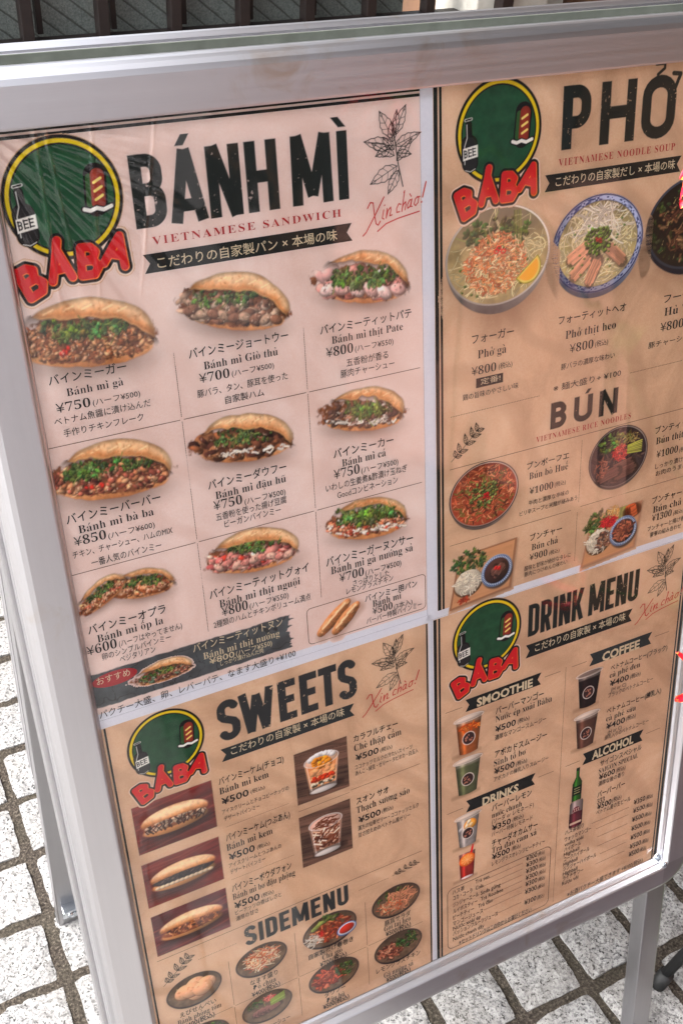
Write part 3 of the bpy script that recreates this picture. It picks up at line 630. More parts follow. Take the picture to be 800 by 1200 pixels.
def cup(kind, h=46, cell=0.45):
    cv = Cv(h * .86, h * 1.12, cell); X, Y = cv.X, cv.Y; rs = random.Random(len(kind))
    col = dict(mango=(206, 120, 62), avocado=(122, 126, 88), lemon=(206, 196, 190), coffee=(34, 22, 20), milk=(122, 82, 66), tea=(200, 62, 50))[kind]
    wt, wb = h * .30, h * .215
    cv.blob(-2, -h * .47, wb * 1.5, h * .05, 0, c8(120, 88, 60), 0, 8, .6)
    if kind == 'tea': wt, wb = h * .235, h * .19
    f = np.clip((Y + h * .46) / (h * .86), 0, 1); half = wb + (wt - wb) * f
    D = np.maximum(np.abs(X) - half, np.maximum(-(Y + h * .45) - 1.6 * (1 - (X / wb) ** 2), Y - h * .38))
    gl = 0.72 + .34 * np.exp(-((X / half + .45) / .2) ** 2) - .30 * np.abs(X / half) ** 3
    c = c8(*col)
    top = c8(222, 206, 192)
    lv = np.clip((Y - h * .24) / (h * .05) , 0, 1)[..., None]
    body = c * (1 - lv) + (c * .4 + top * .6) * lv
    n = vnoise(X, Y, 6, 3, 4)[..., None]
    cv.over(cv.aa(D), np.clip(body * (gl[..., None] + (n - .5) * .25) + (0.02), 0, 1))
    if kind == 'mango': shreds(cv, rs, 0, h * .17, wt * .8, h * .08, 50, [(236, 140, 60), (196, 90, 30)], 3, 1.4)
    if kind == 'lemon':
        cv.blob(h * .06, h * .14, h * .17, h * .15, .3, c8(226, 150, 50), .3, alpha=.9); cv.blob(h * .06, h * .14, h * .13, h * .11, .3, c8(238, 178, 80), .2)
        for i in range(8): cv.blob(rs.uniform(-.2, .1) * h, rs.uniform(-.1, .25) * h, 2.6, 2, 1, c8(236, 230, 228), .4, alpha=.6)
    if kind != 'tea':
        cv.blob(0, h * .40, wt * 1.18, h * .075, .05, c8(196, 180, 168), .3, alpha=.9); cv.blob(0, h * .41, wt * 1.0, h * .05, .05, c8(226, 212, 200) if kind != 'coffee' else c8(120, 104, 96), .3, alpha=.85)
        cv.line([(wt * 1.16 * math.cos(t), h * .40 + h * .072 * math.sin(t)) for t in np.linspace(0, 6.283, 24)], .5, c8(244, 236, 228), 0, 1.4, .8)
        cv.blob(0, -h * .10, h * .155, h * .165, 0, c8(226, 214, 204), 0); cv.blob(0, -h * .10, h * .135, h * .145, 0, c8(58, 40, 38), 0)
        for i in range(14): cv.blob(rs.uniform(-.085, .085) * h, -h * .10 + rs.uniform(-.09, .09) * h, 1.0, .7, rs.uniform(0, 3), c8(176, 120, 100), 0)
    else:
        cv.line([(h * .10, h * .25), (h * .17, h * .56)], 2.4, c8(206, 32, 40), .3)
        cv.blob(0, h * .14, h * .225, h * .20, .2, c8(232, 120, 50), .2); cv.blob(0, h * .14, h * .18, h * .16, .2, c8(240, 156, 84), .2)
        for i in range(9):
            t = i * .698; cv.line([(0, h * .14), (math.cos(t) * h * .17, h * .14 + math.sin(t) * h * .15)], .5, c8(246, 196, 140))
        cv.blob(0, -h * .43, wb * .95, h * .04, 0, c8(226, 214, 210), .3)
    return cv
def bottle(cell=0.4):
    cv = Cv(20, 48, cell); X, Y = cv.X, cv.Y
    half = np.where(Y > 10, 2.1, np.where(Y > 2, 2.1 + (10 - Y) / 8 * 3.9, 6.0)); D = np.maximum(np.abs(X) - half, np.maximum(-22 - Y, Y - 21.5))
    gl = .7 + .5 * np.exp(-((X / half + .3) / .25) ** 2) - .4 * np.abs(X / half) ** 2
    cv.over(cv.aa(D), np.clip(c8(62, 122, 44) * gl[..., None], 0, 1)); cv.over(cv.aa(np.maximum(D, 17.5 - Y)), c8(30, 46, 30)); cv.over(cv.aa(np.maximum(D, np.abs(Y + 8) - 6)), np.clip(c8(22, 44, 30) * gl[..., None], 0, 1))
    for i in range(3): cv.line([(-3.4, -5 - i * 3), (3.4, -5 - i * 3)], .8, c8(190, 180, 120), alpha=.9)
    return cv
def can(cell=0.4):
    cv = Cv(22, 40, cell); X, Y = cv.X, cv.Y; D = np.maximum(np.abs(X) - 8.4 + np.clip((np.abs(Y) - 15) * .5, 0, 3), np.abs(Y) - 17.5)
    gl = .75 + .35 * np.exp(-((X / 8.4 + .3) / .25) ** 2) - .35 * np.abs(X / 8.4) ** 2
    cc = np.where(Y[..., None] > 2 + 0 * Y[..., None], c8(196, 176, 170), c8(130, 62, 70)); cv.over(cv.aa(D), np.clip(cc * gl[..., None], 0, 1))
    cv.line([(-6, -12), (6, -12)], 3, c8(206, 180, 160)); cv.blob(0, 5, 4.5, 4.5, 0, c8(110, 50, 60), .2)
    for i in range(3):
        x = -2.6 + i * 2.6; cv.line([(x - .8, 7), (x + .7, 7), (x - .1, 5.3), (x + .8, 4), (x - .7, 3)], .6, c8(226, 200, 180))
    return cv

# ------------------------------------------------------------------ drawn lettering, emblem, sprigs
def arc(cx, cy, rx, ry, a0, a1, n=10):
    return [(cx + rx * math.cos(R(a0 + (a1 - a0) * i / n)), cy + ry * math.sin(R(a0 + (a1 - a0) * i / n))) for i in range(n + 1)]
def glyph(ch, w, h, t):
    """strokes (point lists in mm) of a condensed block capital; centre lines inset by half the stroke"""
    e = t / 2; l, r, b, tp, m = e, w - e, e, h - e, h * 0.52
    B0, T0 = 0, h
    rc = min((w - t) / 2, h * 0.22)
    g = {
     'A': [[(e * .9, B0), (w / 2 - .1, T0)], [(w - e * .9, B0), (w / 2 + .1, T0)], [(w * .24, h * .24), (w * .76, h * .24)]],
     'N': [[(l, B0), (l, T0)], [(r, B0), (r, T0)], [(l + t * .1, T0 - .1), (r - t * .1, B0 + .1)]],
     'H': [[(l, B0), (l, T0)], [(r, B0), (r, T0)], [(l, h * .5), (r, h * .5)]],
     'M': [[(l * .9, B0), (l * 1.1, T0)], [(w - l * .9, B0), (w - l * 1.1, T0)], [(l * 1.2, T0), (w / 2, h * .12)], [(w - l * 1.2, T0), (w / 2, h * .12)]],
     'I': [[(w / 2, B0), (w / 2, T0)]],
     'E': [[(l, B0), (l, T0)], [(l, b), (w, b)], [(l, tp), (w, tp)], [(l, m), (w * .9, m)]],
     'F': [[(l, B0), (l, T0)], [(l, tp), (w, tp)], [(l, m), (w * .88, m)]],
     'T': [[(w / 2, B0), (w / 2, T0)], [(0, tp), (w, tp)]],
     'K': [[(l, B0), (l, T0)], [(l + e, h * .36), (w - e * .9, T0)], [(l + e * 1.6, h * .52), (w - e * .8, B0)]],
     'W': [[(e * .8, T0), (w * .28, B0)], [(w * .28, B0), (w * .5, h * .9)], [(w * .5, h * .9), (w * .72, B0)], [(w * .72, B0), (w - e * .8, T0)]],
     'D': [[(l, B0), (l, T0)], [(l, tp), (r - rc, tp)] + arc(r - rc, tp - rc, rc, rc, 90, 0) + arc(r - rc, b + rc, rc, rc, 0, -90) + [(l, b)]],
     'P': [[(l, B0), (l, T0)], [(l, tp), (r - rc, tp)] + arc(r - rc, tp - rc, rc, rc, 90, 0) + arc(r - rc, h * .42 + rc, rc, rc, 0, -90) + [(l, h * .42)]],
     'R': [[(l, B0), (l, T0)], [(l, tp), (r - rc, tp)] + arc(r - rc, tp - rc, rc, rc, 90, 0) + arc(r - rc, h * .46 + rc, rc, rc, 0, -90) + [(l, h * .46)], [(w * .52, h * .46), (r, B0)]],
     'B': [[(l, B0), (l, T0)], [(l, tp), (r - rc - t * .1, tp)] + arc(r - rc - t * .1, tp - rc, rc, rc, 90, 0) + arc(r - rc - t * .1, m + rc, rc, rc, 0, -90) + [(l, m)], [(l, m), (r - rc, m)] + arc(r - rc, m - rc, rc, rc, 90, 0) + arc(r - rc, b + rc, rc, rc, 0, -90) + [(l, b)]],
     'O': [arc(w / 2, tp - rc, w / 2 - e, rc, 0, 180) + arc(w / 2, b + rc, w / 2 - e, rc, 180, 360) + [(r, tp - rc)]],
     'U': [[(l, T0)] + arc(w / 2, b + rc, w / 2 - e, rc, 180, 360) + [(r, T0)]],
     'S': [arc(w / 2, tp - rc, w / 2 - e, rc, 8, 180) + [(l, h * .63), (l + w * .10, h * .56), (r - w * .10, h * .45), (r, h * .37)] + arc(w / 2, b + rc, w / 2 - e, rc, 0, -172)],
    }
    return g[ch]
def headline(cv, spec, t, col, speck=0.5, seed=1):
    """spec: (char, x0, x1, y0, y1)"""
    L = Cv.__new__(Cv); L.__dict__ = dict(cv.__dict__); L.C = np.zeros_like(cv.C); L.A = np.zeros_like(cv.A)
    for ch, x0, x1, y0, y1 in spec:
        if ch == '/': L.poly([(x0, y0), (x0 + (x1 - x0) * .55, y0), (x1, y1), (x0 + (x1 - x0) * .45, y1)], col)
        elif ch == '\\': L.poly([(x1 - (x1 - x0) * .5, y0), (x1, y0), (x0 + (x1 - x0) * .5, y1), (x0, y1)], col)
        elif ch == '?': L.line([(x0, y1 - .5), (x1 - 1, y1 - .5), (x1 - 1, (y0 + y1) / 2), (x0 + 1.8, y0)], 2.4, col)
        elif ch == ',': L.line([(x0, y1), (x1, y1 - .8), (x0 + (x1 - x0) * .4, y0)], 3.2, col)
        else:
            for st_ in glyph(ch, x1 - x0, y1 - y0, t): L.line([(x + x0, y + y0) for x, y in st_], t, col, butt=True)
            
    n1 = vnoise(cv.X, cv.Y, 2.2, seed, 3, .7); n2 = vnoise(cv.X, cv.Y, 22, seed + 1, 2)
    hole = np.clip((n1 - 0.80 + (n2 - .5) * .35) * 14, 0, 1) * speck
    cv.over(L.A * (1 - hole), col)
def sprig(cv, x, y, s, seed=0, col=None, big=True):
    col = c8(16, 18, 18) if col is None else col; rs = random.Random(seed)
    def leaf(x0, y0, L, a, wd):
        n = 9; ca, sa = math.cos(a), math.sin(a); up, dn = [], []
        for i in range(n + 1):
            t = i / n; w_ = wd * math.sin(math.pi * t ** .8) * (1 + (.12 if i % 2 else -.06)); up.append((x0 + ca * L * t - sa * w_, y0 + sa * L * t + ca * w_)); dn.append((x0 + ca * L * t + sa * w_, y0 + sa * L * t - ca * w_))
        cv.line(up, .62, col); cv.line(dn, .62, col); cv.line([(x0, y0), (x0 + ca * L, y0 + sa * L)], .55, col)
        for i in range(1, n, 2):
            t = i / n; bx, by = x0 + ca * L * t, y0 + sa * L * t
            cv.line([(bx, by), up[min(n, i + 1)]], .4, col, alpha=.9); cv.line([(bx, by), dn[min(n, i + 1)]], .4, col, alpha=.9)
    if big:
        st = [(x + .42 * s * .3, y - .5 * s), (x + .06 * s, y - .2 * s), (x + .02 * s, y + .1 * s), (x + .0 * s, y + .2 * s)]
        cv.line(st, .9, col)
        for (dx, dy, L, a, wd) in ((0, .18, .42, 62, .075), (-.02, .15, .40, 118, .085), (0.02, .05, .42, 18, .07), (-.02, .05, .44, 168, .085), (.04, -.15, .36, 48, .06), (-.0, -.08, .40, 150, .07), (.04, -.22, .46, 205, .09), (.06, -.28, .34, 240, .065), (-.02, .10, .26, 92, .06), (-.06, .02, .24, 200, .06), (.05, -.05, .22, -10, .05), (.0, .0, .24, 135, .055), (.03, .2, .3, 85, .05)):
            leaf(x + dx * s, y + dy * s, L * s, R(a), wd * s)
    else:
        cv.line([(x - .5 * s, y - .42 * s), (x, y), (x + .42 * s, y + .40 * s)], .5, col)
        for i, (t, L) in enumerate(((-.35, .22), (-.22, .30), (0.0, .34), (.2, .32), (.36, .26))):
            leaf(x + t * s, y + t * .9 * s, L * s, R(100), .06 * s); leaf(x + t * s, y + t * .9 * s, L * .9 * s, R(5), .055 * s)
def greeting(cv, x, y, s, col=None, bang=True):
    """the handwritten greeting: Xin chao with its grave accent, underlined"""
    col = c8(172, 40, 42) if col is None else col; w = .07 * s / 3.4
    def L(p, ww=1.0): cv.line([(x + (a + b * .18) * s / 10, y + (b + a * .20) * s / 10) for a, b in p], 1.0 * ww, col)
    L([(-.6, 2.3), (-.2, 2.9), (.3, 2.7), (.7, 1.2), (1.2, -.2), (1.6, -.5), (1.9, -.1)], 1.1); L([(2.1, 2.9), (1.0, 1.2), (-.4, -.8), (-.9, -1.1)], 1.1)
    L([(2.3, 1.2), (2.2, .2), (2.5, .0)]); L([(2.35, 1.75), (2.4, 1.8)]); L([(2.9, 1.2), (2.9, 0), (3.1, .9), (3.5, 1.2), (3.6, .8), (3.5, .1), (3.9, .1)])
    L([(5.3, 1.0), (4.9, 1.2), (4.6, .7), (4.7, .15), (5.2, .1)]); L([(5.6, 2.4), (5.7, 2.6), (5.6, 0), (5.7, .8), (6.1, 1.1), (6.2, .7), (6.15, .05)])
    L([(7.2, 1.0), (6.8, 1.1), (6.5, .6), (6.6, .1), (7.0, .2), (7.2, 1.1), (7.1, .2), (7.4, .1)]); L([(6.7, 1.9), (7.0, 1.5)])
    L([(8.1, 1.1), (7.8, .9), (7.7, .3), (8.0, .0), (8.4, .3), (8.4, .9), (8.1, 1.1), (8.6, 1.0)])
    if bang: L([(9.4, 2.6), (9.1, .8)], 1.2); L([(9.0, .15), (9.02, .2)], 1.4)
    L([(1.6, -1.3), (3.0, -.75), (5.0, -.70), (8.8, -.95)])

def emblem(cell=0.42):
    """green roundel with a yellow ring, a beer bottle, a filled loaf and the fat red shop lettering (no figure)"""
    cv = Cv(86, 106, cell, 0, -9); X, Y = cv.X, cv.Y; r = np.sqrt(X * X + Y * Y)
    ink = c8(26, 22, 22)
    lett = []
    def P(ox, oy, a, sx, pts): 
        ca, sa = math.cos(a), math.sin(a); return [(ox + (px * sx) * ca - py * sa, oy + (px * sx) * sa + py * ca) for px, py in pts]
    Bs = [[(-5, -8.5), (-5, 8.5), (1, 8.5), (4.4, 5.6), (2.6, 1.2), (-3.6, .4), (3.2, .4), (6, -3.6), (3.2, -8.0), (-5, -8.5)]]
    As = [[(-6.8, -8.8), (0, 9), (6.6, -8.6)], [(-3.4, -2.6), (3.4, -2.6)]]
    for (g, ox, oy, a, sx) in ((Bs, -27, -46, .36, 1.0), (As, -8.5, -38.5, .06, .92), (Bs, 9.5, -39, -.08, .95), (As, 27.5, -35, -.30, 1.0)):
        for p in g: lett.append(P(ox, oy, a, sx, p))
    acc = [(-8, -24), (-9, -28.4)]
    halo = c8(232, 214, 198)
    for p in lett: cv.line(p, 11.2, halo, 0, 2, .8)
    cv.over(cv.aa(r - 37), halo, ) if False else None
    cv.over(cv.aa(r - 36), ink); cv.over(cv.aa(r - 33.9), c8(214, 190, 44)); cv.over(cv.aa(r - 31.4), ink)
    n = vnoise(X, Y, 6, 5, 4)
    cv.over(cv.aa(r - 30.4), np.clip(c8(36, 74, 50) * (0.85 + .35 * n)[..., None], 0, 1))
    disc = cv.aa(r - 33)
    # bottle with its paper label
    bx, by, ba = -24.5, -10, .05
    q = lambda pts: [(bx + x * math.cos(ba) - y * math.sin(ba), by + x * math.sin(ba) + y * math.cos(ba)) for x, y in pts]
    cv.line(q([(0, -8.5), (0, 3.5)]), 13.6, ink); cv.line(q([(0, 3), (0, 17)]), 5.4, ink); cv.line(q([(-2.4, 20), (2.4, 20.4)]), 2.0, c8(210, 206, 200)); cv.line(q([(-2.2, 20), (2.2, 20.4)]), 1.0, ink)
    cv.line(q([(0, -8), (0, 2.6)]), 12, c8(38, 36, 36)); cv.line(q([(-4.3, -9), (-3.9, 3), (-1.6, 8.4), (-1.5, 17)]), .7, c8(206, 206, 200))
    cv.line(q([(-4, -13.2), (0, -14.6), (4, -13.2)]), .6, c8(206, 206, 200))
    cv.poly(q([(-5.6, -6.6), (6.6, -5.4), (6.9, 2.8), (-5.2, 1.6)]), c8(228, 224, 216))
    for gx, ch in ((-3.6, 'B'), (-.2, 'E'), (3.2, 'E')):
        for st_ in glyph(ch, 2.6, 5.0, .7): cv.line(q([(x + gx - 1, y - 4.4 + gx * .1) for x, y in st_]), .75, ink)
    # filled loaf in paper
    lx, ly = 19, 2
    cv.line([(lx, ly - 8), (lx + 1.5, ly + 9)], 14, ink); cv.line([(lx - 3.4, ly - 7), (lx - 2.2, ly + 8)], 4.6, c8(50, 84, 44))
    cv.line([(lx + 1.6, ly - 7), (lx + 2.8, ly + 8.6)], 8.6, c8(134, 54, 40), .15)
    for i in range(3): cv.line([(lx + .2, ly - 5.2 + i * 5), (lx + 4.6, ly - 3 + i * 5)], 1.7, c8(232, 214, 130))
    cv.line([(lx - 8, ly - 10), (lx - 4, ly - 11.4), (lx, ly - 10), (lx + 4, ly - 11.6), (lx + 9.5, ly - 9.6)], 3.8, ink); cv.line([(lx - 7.6, ly - 10), (lx - 4, ly - 11.2), (lx, ly - 10), (lx + 4, ly - 11.4), (lx + 9, ly - 9.8)], 2.4, c8(236, 232, 224))
    for p in lett + [acc]: cv.line(p, 9.4, ink)
    for p in lett + [acc]: cv.line(p, 5.8, c8(222, 128, 60))
    for p in lett + [acc]: cv.line([(x - .25, y + .25) for x, y in p], 5.0, c8(186, 38, 42))
    return cv
# ================================================================== SETTING
PX, PY, GX, GY = 0.105, 0.104, -0.323, 0.264     # sett pitch and one joint crossing
IX0, IX1, IY0, IY1 = -6, 9, -5, 12                # rows and columns of setts built one by one
bx0, bx1, by0, by1 = GX + IX0 * PX, GX + IX1 * PX, GY + IY0 * PY, GY + IY1 * PY

k = NT("granite", 0.78, 0.3)
p = k.pos()
oi = k.n("ShaderNodeObjectInfo")
v1 = k.n("ShaderNodeTexVoronoi"); v1.inputs["Scale"].default_value = 330; k.l(p, v1.inputs["Vector"])
n0 = k.noise(p, 150, 4, 0.7); n1 = k.noise(k.pos((1, 1, 1), (.4, .2, .1)), 260, 3, 0.6); n2 = k.noise(p, 13, 3, 0.5)
col = k.ramp(n1, [(0.32, lin4((84, 83, 84))), (0.44, lin4((120, 119, 119))), (0.55, lin4((140, 139, 137)))])
col = k.mix(k.ramp(n0, [(0.55, G(0)), (0.60, G(0.85))]), col, lin4((82, 81, 81)))
spk = k.noise(k.pos((1, 1, 1), (1.1, .3, .8)), 235, 3, 0.6)
col = k.mix(k.ramp(spk, [(0.585, G(0)), (0.625, G(1))]), col, lin4((30, 30, 31)))
col = k.mix(k.ramp(n2, [(0.35, G(0.0)), (0.75, G(0.25))]), col, lin4((128, 122, 113)))
col = k.mix(0.45, col, k.ramp(oi.outputs["Random"], [(0, G(0.40)), (1, G(0.60))]), 'OVERLAY')
k.base(col)
hh = k.mix(0.5, k.noise(p, 60, 6, 0.7), k.noise(p, 420, 3, 0.7)); k.bump(hh, 0.55, 0.003)
M['granite'] = k.m
k = NT("joint_grit", 0.95, 0.15)
p = k.pos(); g1 = k.noise(p, 260, 4, 0.75); g2 = k.noise(p, 18, 4, 0.6)
col = k.ramp(g1, [(0.30, lin4((22, 20, 18))), (0.45, lin4((54, 48, 43))), (0.58, lin4((82, 74, 66))), (0.70, lin4((128, 120, 110)))])
col = k.mix(k.ramp(g2, [(0.4, G(0)), (0.7, G(0.35))]), col, lin4((66, 64, 52))); k.base(col); k.bump(g1, 1.0, 0.005)
M['grit'] = k.m
k = NT("paving_far", 0.8, 0.25)
bt = k.n("ShaderNodeTexBrick"); bt.offset = 0.0; bt.inputs["Scale"].default_value = 1.0
bt.inputs["Brick Width"].default_value = PX; bt.inputs["Row Height"].default_value = PY; bt.inputs["Mortar Size"].default_value = 0.008; bt.inputs["Mortar Smooth"].default_value = 0.2
bt.inputs["Color1"].default_value = lin4((160, 158, 155)); bt.inputs["Color2"].default_value = lin4((146, 144, 141)); bt.inputs["Mortar"].default_value = lin4((92, 83, 74))
mp = k.n("ShaderNodeMapping"); mp.inputs["Location"].default_value = (-GX, -GY, 0); k.l(k.n("ShaderNodeNewGeometry").outputs["Position"], mp.inputs[0]); k.l(mp.outputs[0], bt.inputs["Vector"])
col = k.mix(0.5, bt.outputs["Color"], k.ramp(k.noise(k.pos(), 210, 4, 0.7), [(0.35, G(0.25)), (0.6, G(0.6))]), 'OVERLAY'); k.base(col); M['paving_far'] = k.m

bm = bmesh.new()
def quad(bm, x0, x1, y0, y1, z):
    bm.faces.new([bm.verts.new((x, y, z)) for x, y in ((x0, y0), (x1, y0), (x1, y1), (x0, y1))])
S_ = 60
RX, RY = 0.06, by0 - 0.02
for q in ((-S_, RX, -S_, RY), (-S_, S_, RY, by0), (-S_, S_, by1, S_), (-S_, bx0, by0, by1), (bx1, S_, by0, by1)): quad(bm, *q, -0.002)
ground = tag(bm_obj("ground", bm, M['paving_far']), kind='structure')
bm = bmesh.new(); quad(bm, RX, S_, -S_, RY, -0.012)
k = NT("asphalt", 0.85, 0.2); k.base(k.ramp(k.noise(k.pos(), 240, 4, .75), [(.3, lin4((34, 28, 31))), (.55, lin4((50, 42, 46))), (.75, lin4((76, 66, 68)))])); k.bump(k.noise(k.pos(), 240, 4, .75), .5, .003)
added_dark_road = tag(bm_obj("added_dark_road", bm, k.m), kind='structure')  # unseen dark ground, added to darken reflections in the frame and clear sheet
bm = bmesh.new(); box(bm, RX - .09, RX, -30, RY - .001, -.1, .0005, .004); tag(bm_obj("kerb", bm, M['granite']), kind='structure')
bm = bmesh.new()
NB = 130
gv = [[bm.verts.new((bx0 - .01 + (bx1 - bx0 + .02) * i / NB, by0 - .01 + (by1 - by0 + .02) * j / NB, -0.0040 + random.Random(i * 99 + j).uniform(-.0014, .0012))) for i in range(NB + 1)] for j in range(NB + 1)]
for j in range(NB):
    for i in range(NB): bm.faces.new((gv[j][i], gv[j][i + 1], gv[j + 1][i + 1], gv[j + 1][i]))
pave = tag(bm_obj("pavement", bm, M['grit'], smooth=True), kind='structure')

def sett_mesh(seed):
    rs = random.Random(seed); n = 8; bm = bmesh.new(); hx, hy = PX * 0.5 - 0.0074, PY * 0.5 - 0.0074
    off = {}
    def edge(i, j):
        return rs.uniform(-0.0011, 0.0010)
    top = []
    for j in range(n + 1):
        row = []
        for i in range(n + 1):
            u = -1 + 2 * i / n; v = -1 + 2 * j / n; x, y, z = u * hx, v * hy, rs.uniform(-.0012, .0012)
            if i in (0, n): x += edge(i, j) - math.copysign(.0008, u)
            if j in (0, n): y += edge(i, j)
            if i in (0, n) and j in (0, n): x *= .98; y *= .98; z -= .002
            if i in (0, n) or j in (0, n): z -= .0014 + rs.uniform(0, .0010)
            row.append(bm.verts.new((x, y, z)))
        top.append(row)
    for j in range(n):
        for i in range(n): bm.faces.new((top[j][i], top[j][i + 1], top[j + 1][i + 1], top[j + 1][i]))
    ring = [top[0][i] for i in range(n)] + [top[j][n] for j in range(n)] + [top[n][n - i] for i in range(n)] + [top[n - j][0] for j in range(n)]
    low = [bm.verts.new((v.co.x * 1.02 + rs.uniform(-.0005, .0005), v.co.y * 1.02 + rs.uniform(-.0005, .0005), -0.03)) for v in ring]
    for a in range(len(ring)):
        b = (a + 1) % len(ring); bm.faces.new((ring[b], ring[a], low[a], low[b]))
    me = bpy.data.meshes.new("paving_stone"); bm.to_mesh(me); bm.free(); me.materials.append(M['granite'])
    return me
setts = [sett_mesh(i + 40) for i in range(7)]
rs = random.Random(3)
for iy in range(IY0, IY1):
    for ix in range(IX0, IX1):
        o = bpy.data.objects.new("paving_stone", setts[rs.randrange(7)]); COL.objects.link(o); o.parent = pave
        o.location = (GX + (ix + .5) * PX + rs.uniform(-.0025, .0025), GY + (iy + .5) * PY + rs.uniform(-.003, .003), rs.uniform(-.0008, .0015))
        o.rotation_euler = (rs.uniform(-.012, .012), rs.uniform(-.012, .012), R(rs.choice((0, 90, 180, 270))) * (1 if abs(PX - PY) < .002 else 0) + rs.uniform(-.03, .03))

# railing behind the sign: brown uprights over wired grey-green panels
k = NT("brown_metal", 0.5, 0.4); k.base(k.mix(k.ramp(k.noise(k.pos(), 40, 4), [(0.4, G(0)), (0.7, G(0.6))]), lin4((24, 17, 16)), lin4((36, 26, 24)))); k.bump(k.noise(k.pos(), 300), .15, .001); M['brown'] = k.m
k = NT("ribbed_panel", 0.45, 0.4)
wv = k.n("ShaderNodeTexWave"); wv.wave_type = 'BANDS'; wv.bands_direction = 'Z'; wv.inputs["Scale"].default_value = 11; wv.inputs["Distortion"].default_value = 0.15; wv.inputs["Detail Scale"].default_value = 3
k.l(k.pos((1, 1, 1), (0, R(-38), 0)), wv.inputs["Vector"])
n1 = k.noise(k.pos(), 330, 4, .75)
col = k.ramp(n1, [(0.3, lin4((70, 74, 71))), (0.7, lin4((122, 127, 122)))])
col = k.mix(k.ramp(wv.outputs["Fac"], [(0.0, G(.8)), (0.05, G(0))]), col, lin4((52, 52, 48))); k.base(col); k.bump(k.ramp(wv.outputs["Fac"], [(0, G(0)), (.12, G(1))]), .5, .004); M['panel'] = k.m
k = NT("render_wall", 0.9, 0.2); k.base(k.ramp(k.noise(k.pos(), 12, 6, .65), [(.3, lin4((150, 146, 138))), (.7, lin4((186, 182, 172)))])); k.bump(k.noise(k.pos(), 90, 4), .3, .004); M['render'] = k.m
FZ = HZ + 0.094
rail = thing("brown_railing", "dark brown metal railing with grey panels behind the top edge of the sign", "railing", (0.4, 1.5, 0))
def at(x, y, z, base): return (x - base[0], y - base[1], z - base[2])
FB = (0.4, 1.5, 0)
def part_box(name, parent, base, x0, x1, y0, y1, z0, z1, mat, bev=0.0015):
    bm = bmesh.new(); box(bm, x0 - base[0], x1 - base[0], y0 - base[1], y1 - base[1], z0 - base[2], z1 - base[2], bev); return bm_obj(name, bm, mat, parent)
part_box("bottom_rail", rail, FB, -1.0, 0.943, 1.478, 1.522, FZ - 0.035, FZ + 0.004, M['brown'])
part_box("top_rail", rail, FB, -1.0, 0.943, 1.478, 1.522, FZ + 0.62, FZ + 0.66, M['brown'])
part_box("lower_plinth", rail, FB, -1.0, 0.93, 1.47, 1.58, -0.02, FZ - 0.036, M['render'])
for i in range(-7, 7):
    x = 0.0405 + i * 0.1372
    part_box("upright", rail, FB, x - .0105, x + .0105, 1.486, 1.514, FZ + .0045, FZ + .619, M['brown'])
    if -6 < i: part_box("slim_upright", rail, FB, x + .0265, x + .0375, 1.535, 1.552, FZ + .0045, FZ + .619, M['brown'], .001)
    if i < 6: part_box("panel", rail, FB, x - .02, x + .1168, 1.565, 1.572, FZ - .01, FZ + .6, M['panel'], .0005)
post = thing("concrete_post", "pale concrete post at the right end of the brown railing", "post", (1.03, 1.52, 0))
PB = (1.03, 1.52, 0)
part_box("shaft", post, PB, 0.945, 1.125, 1.44, 1.60, -0.02, 1.7, M['render'], .004)
part_box("cap", post, PB, 0.935, 1.135, 1.43, 1.61, 1.702, 1.74, M['render'], .004)
part_box("gate_upright", post, PB, 0.985, 1.012, 1.405, 1.437, 0.05, 1.68, M['brown'])

gw = thing("garden_wall", "low grey rendered wall running right from the concrete post", "wall", (2.2, 1.6, 0))
part_box("wall", gw, (2.2, 1.6, 0), 1.13, 3.4, 1.55, 1.70, -.02, 1.25, M['render'], .004); part_box("coping", gw, (2.2, 1.6, 0), 1.13, 3.42, 1.53, 1.72, 1.2505, 1.29, M['render'], .004)
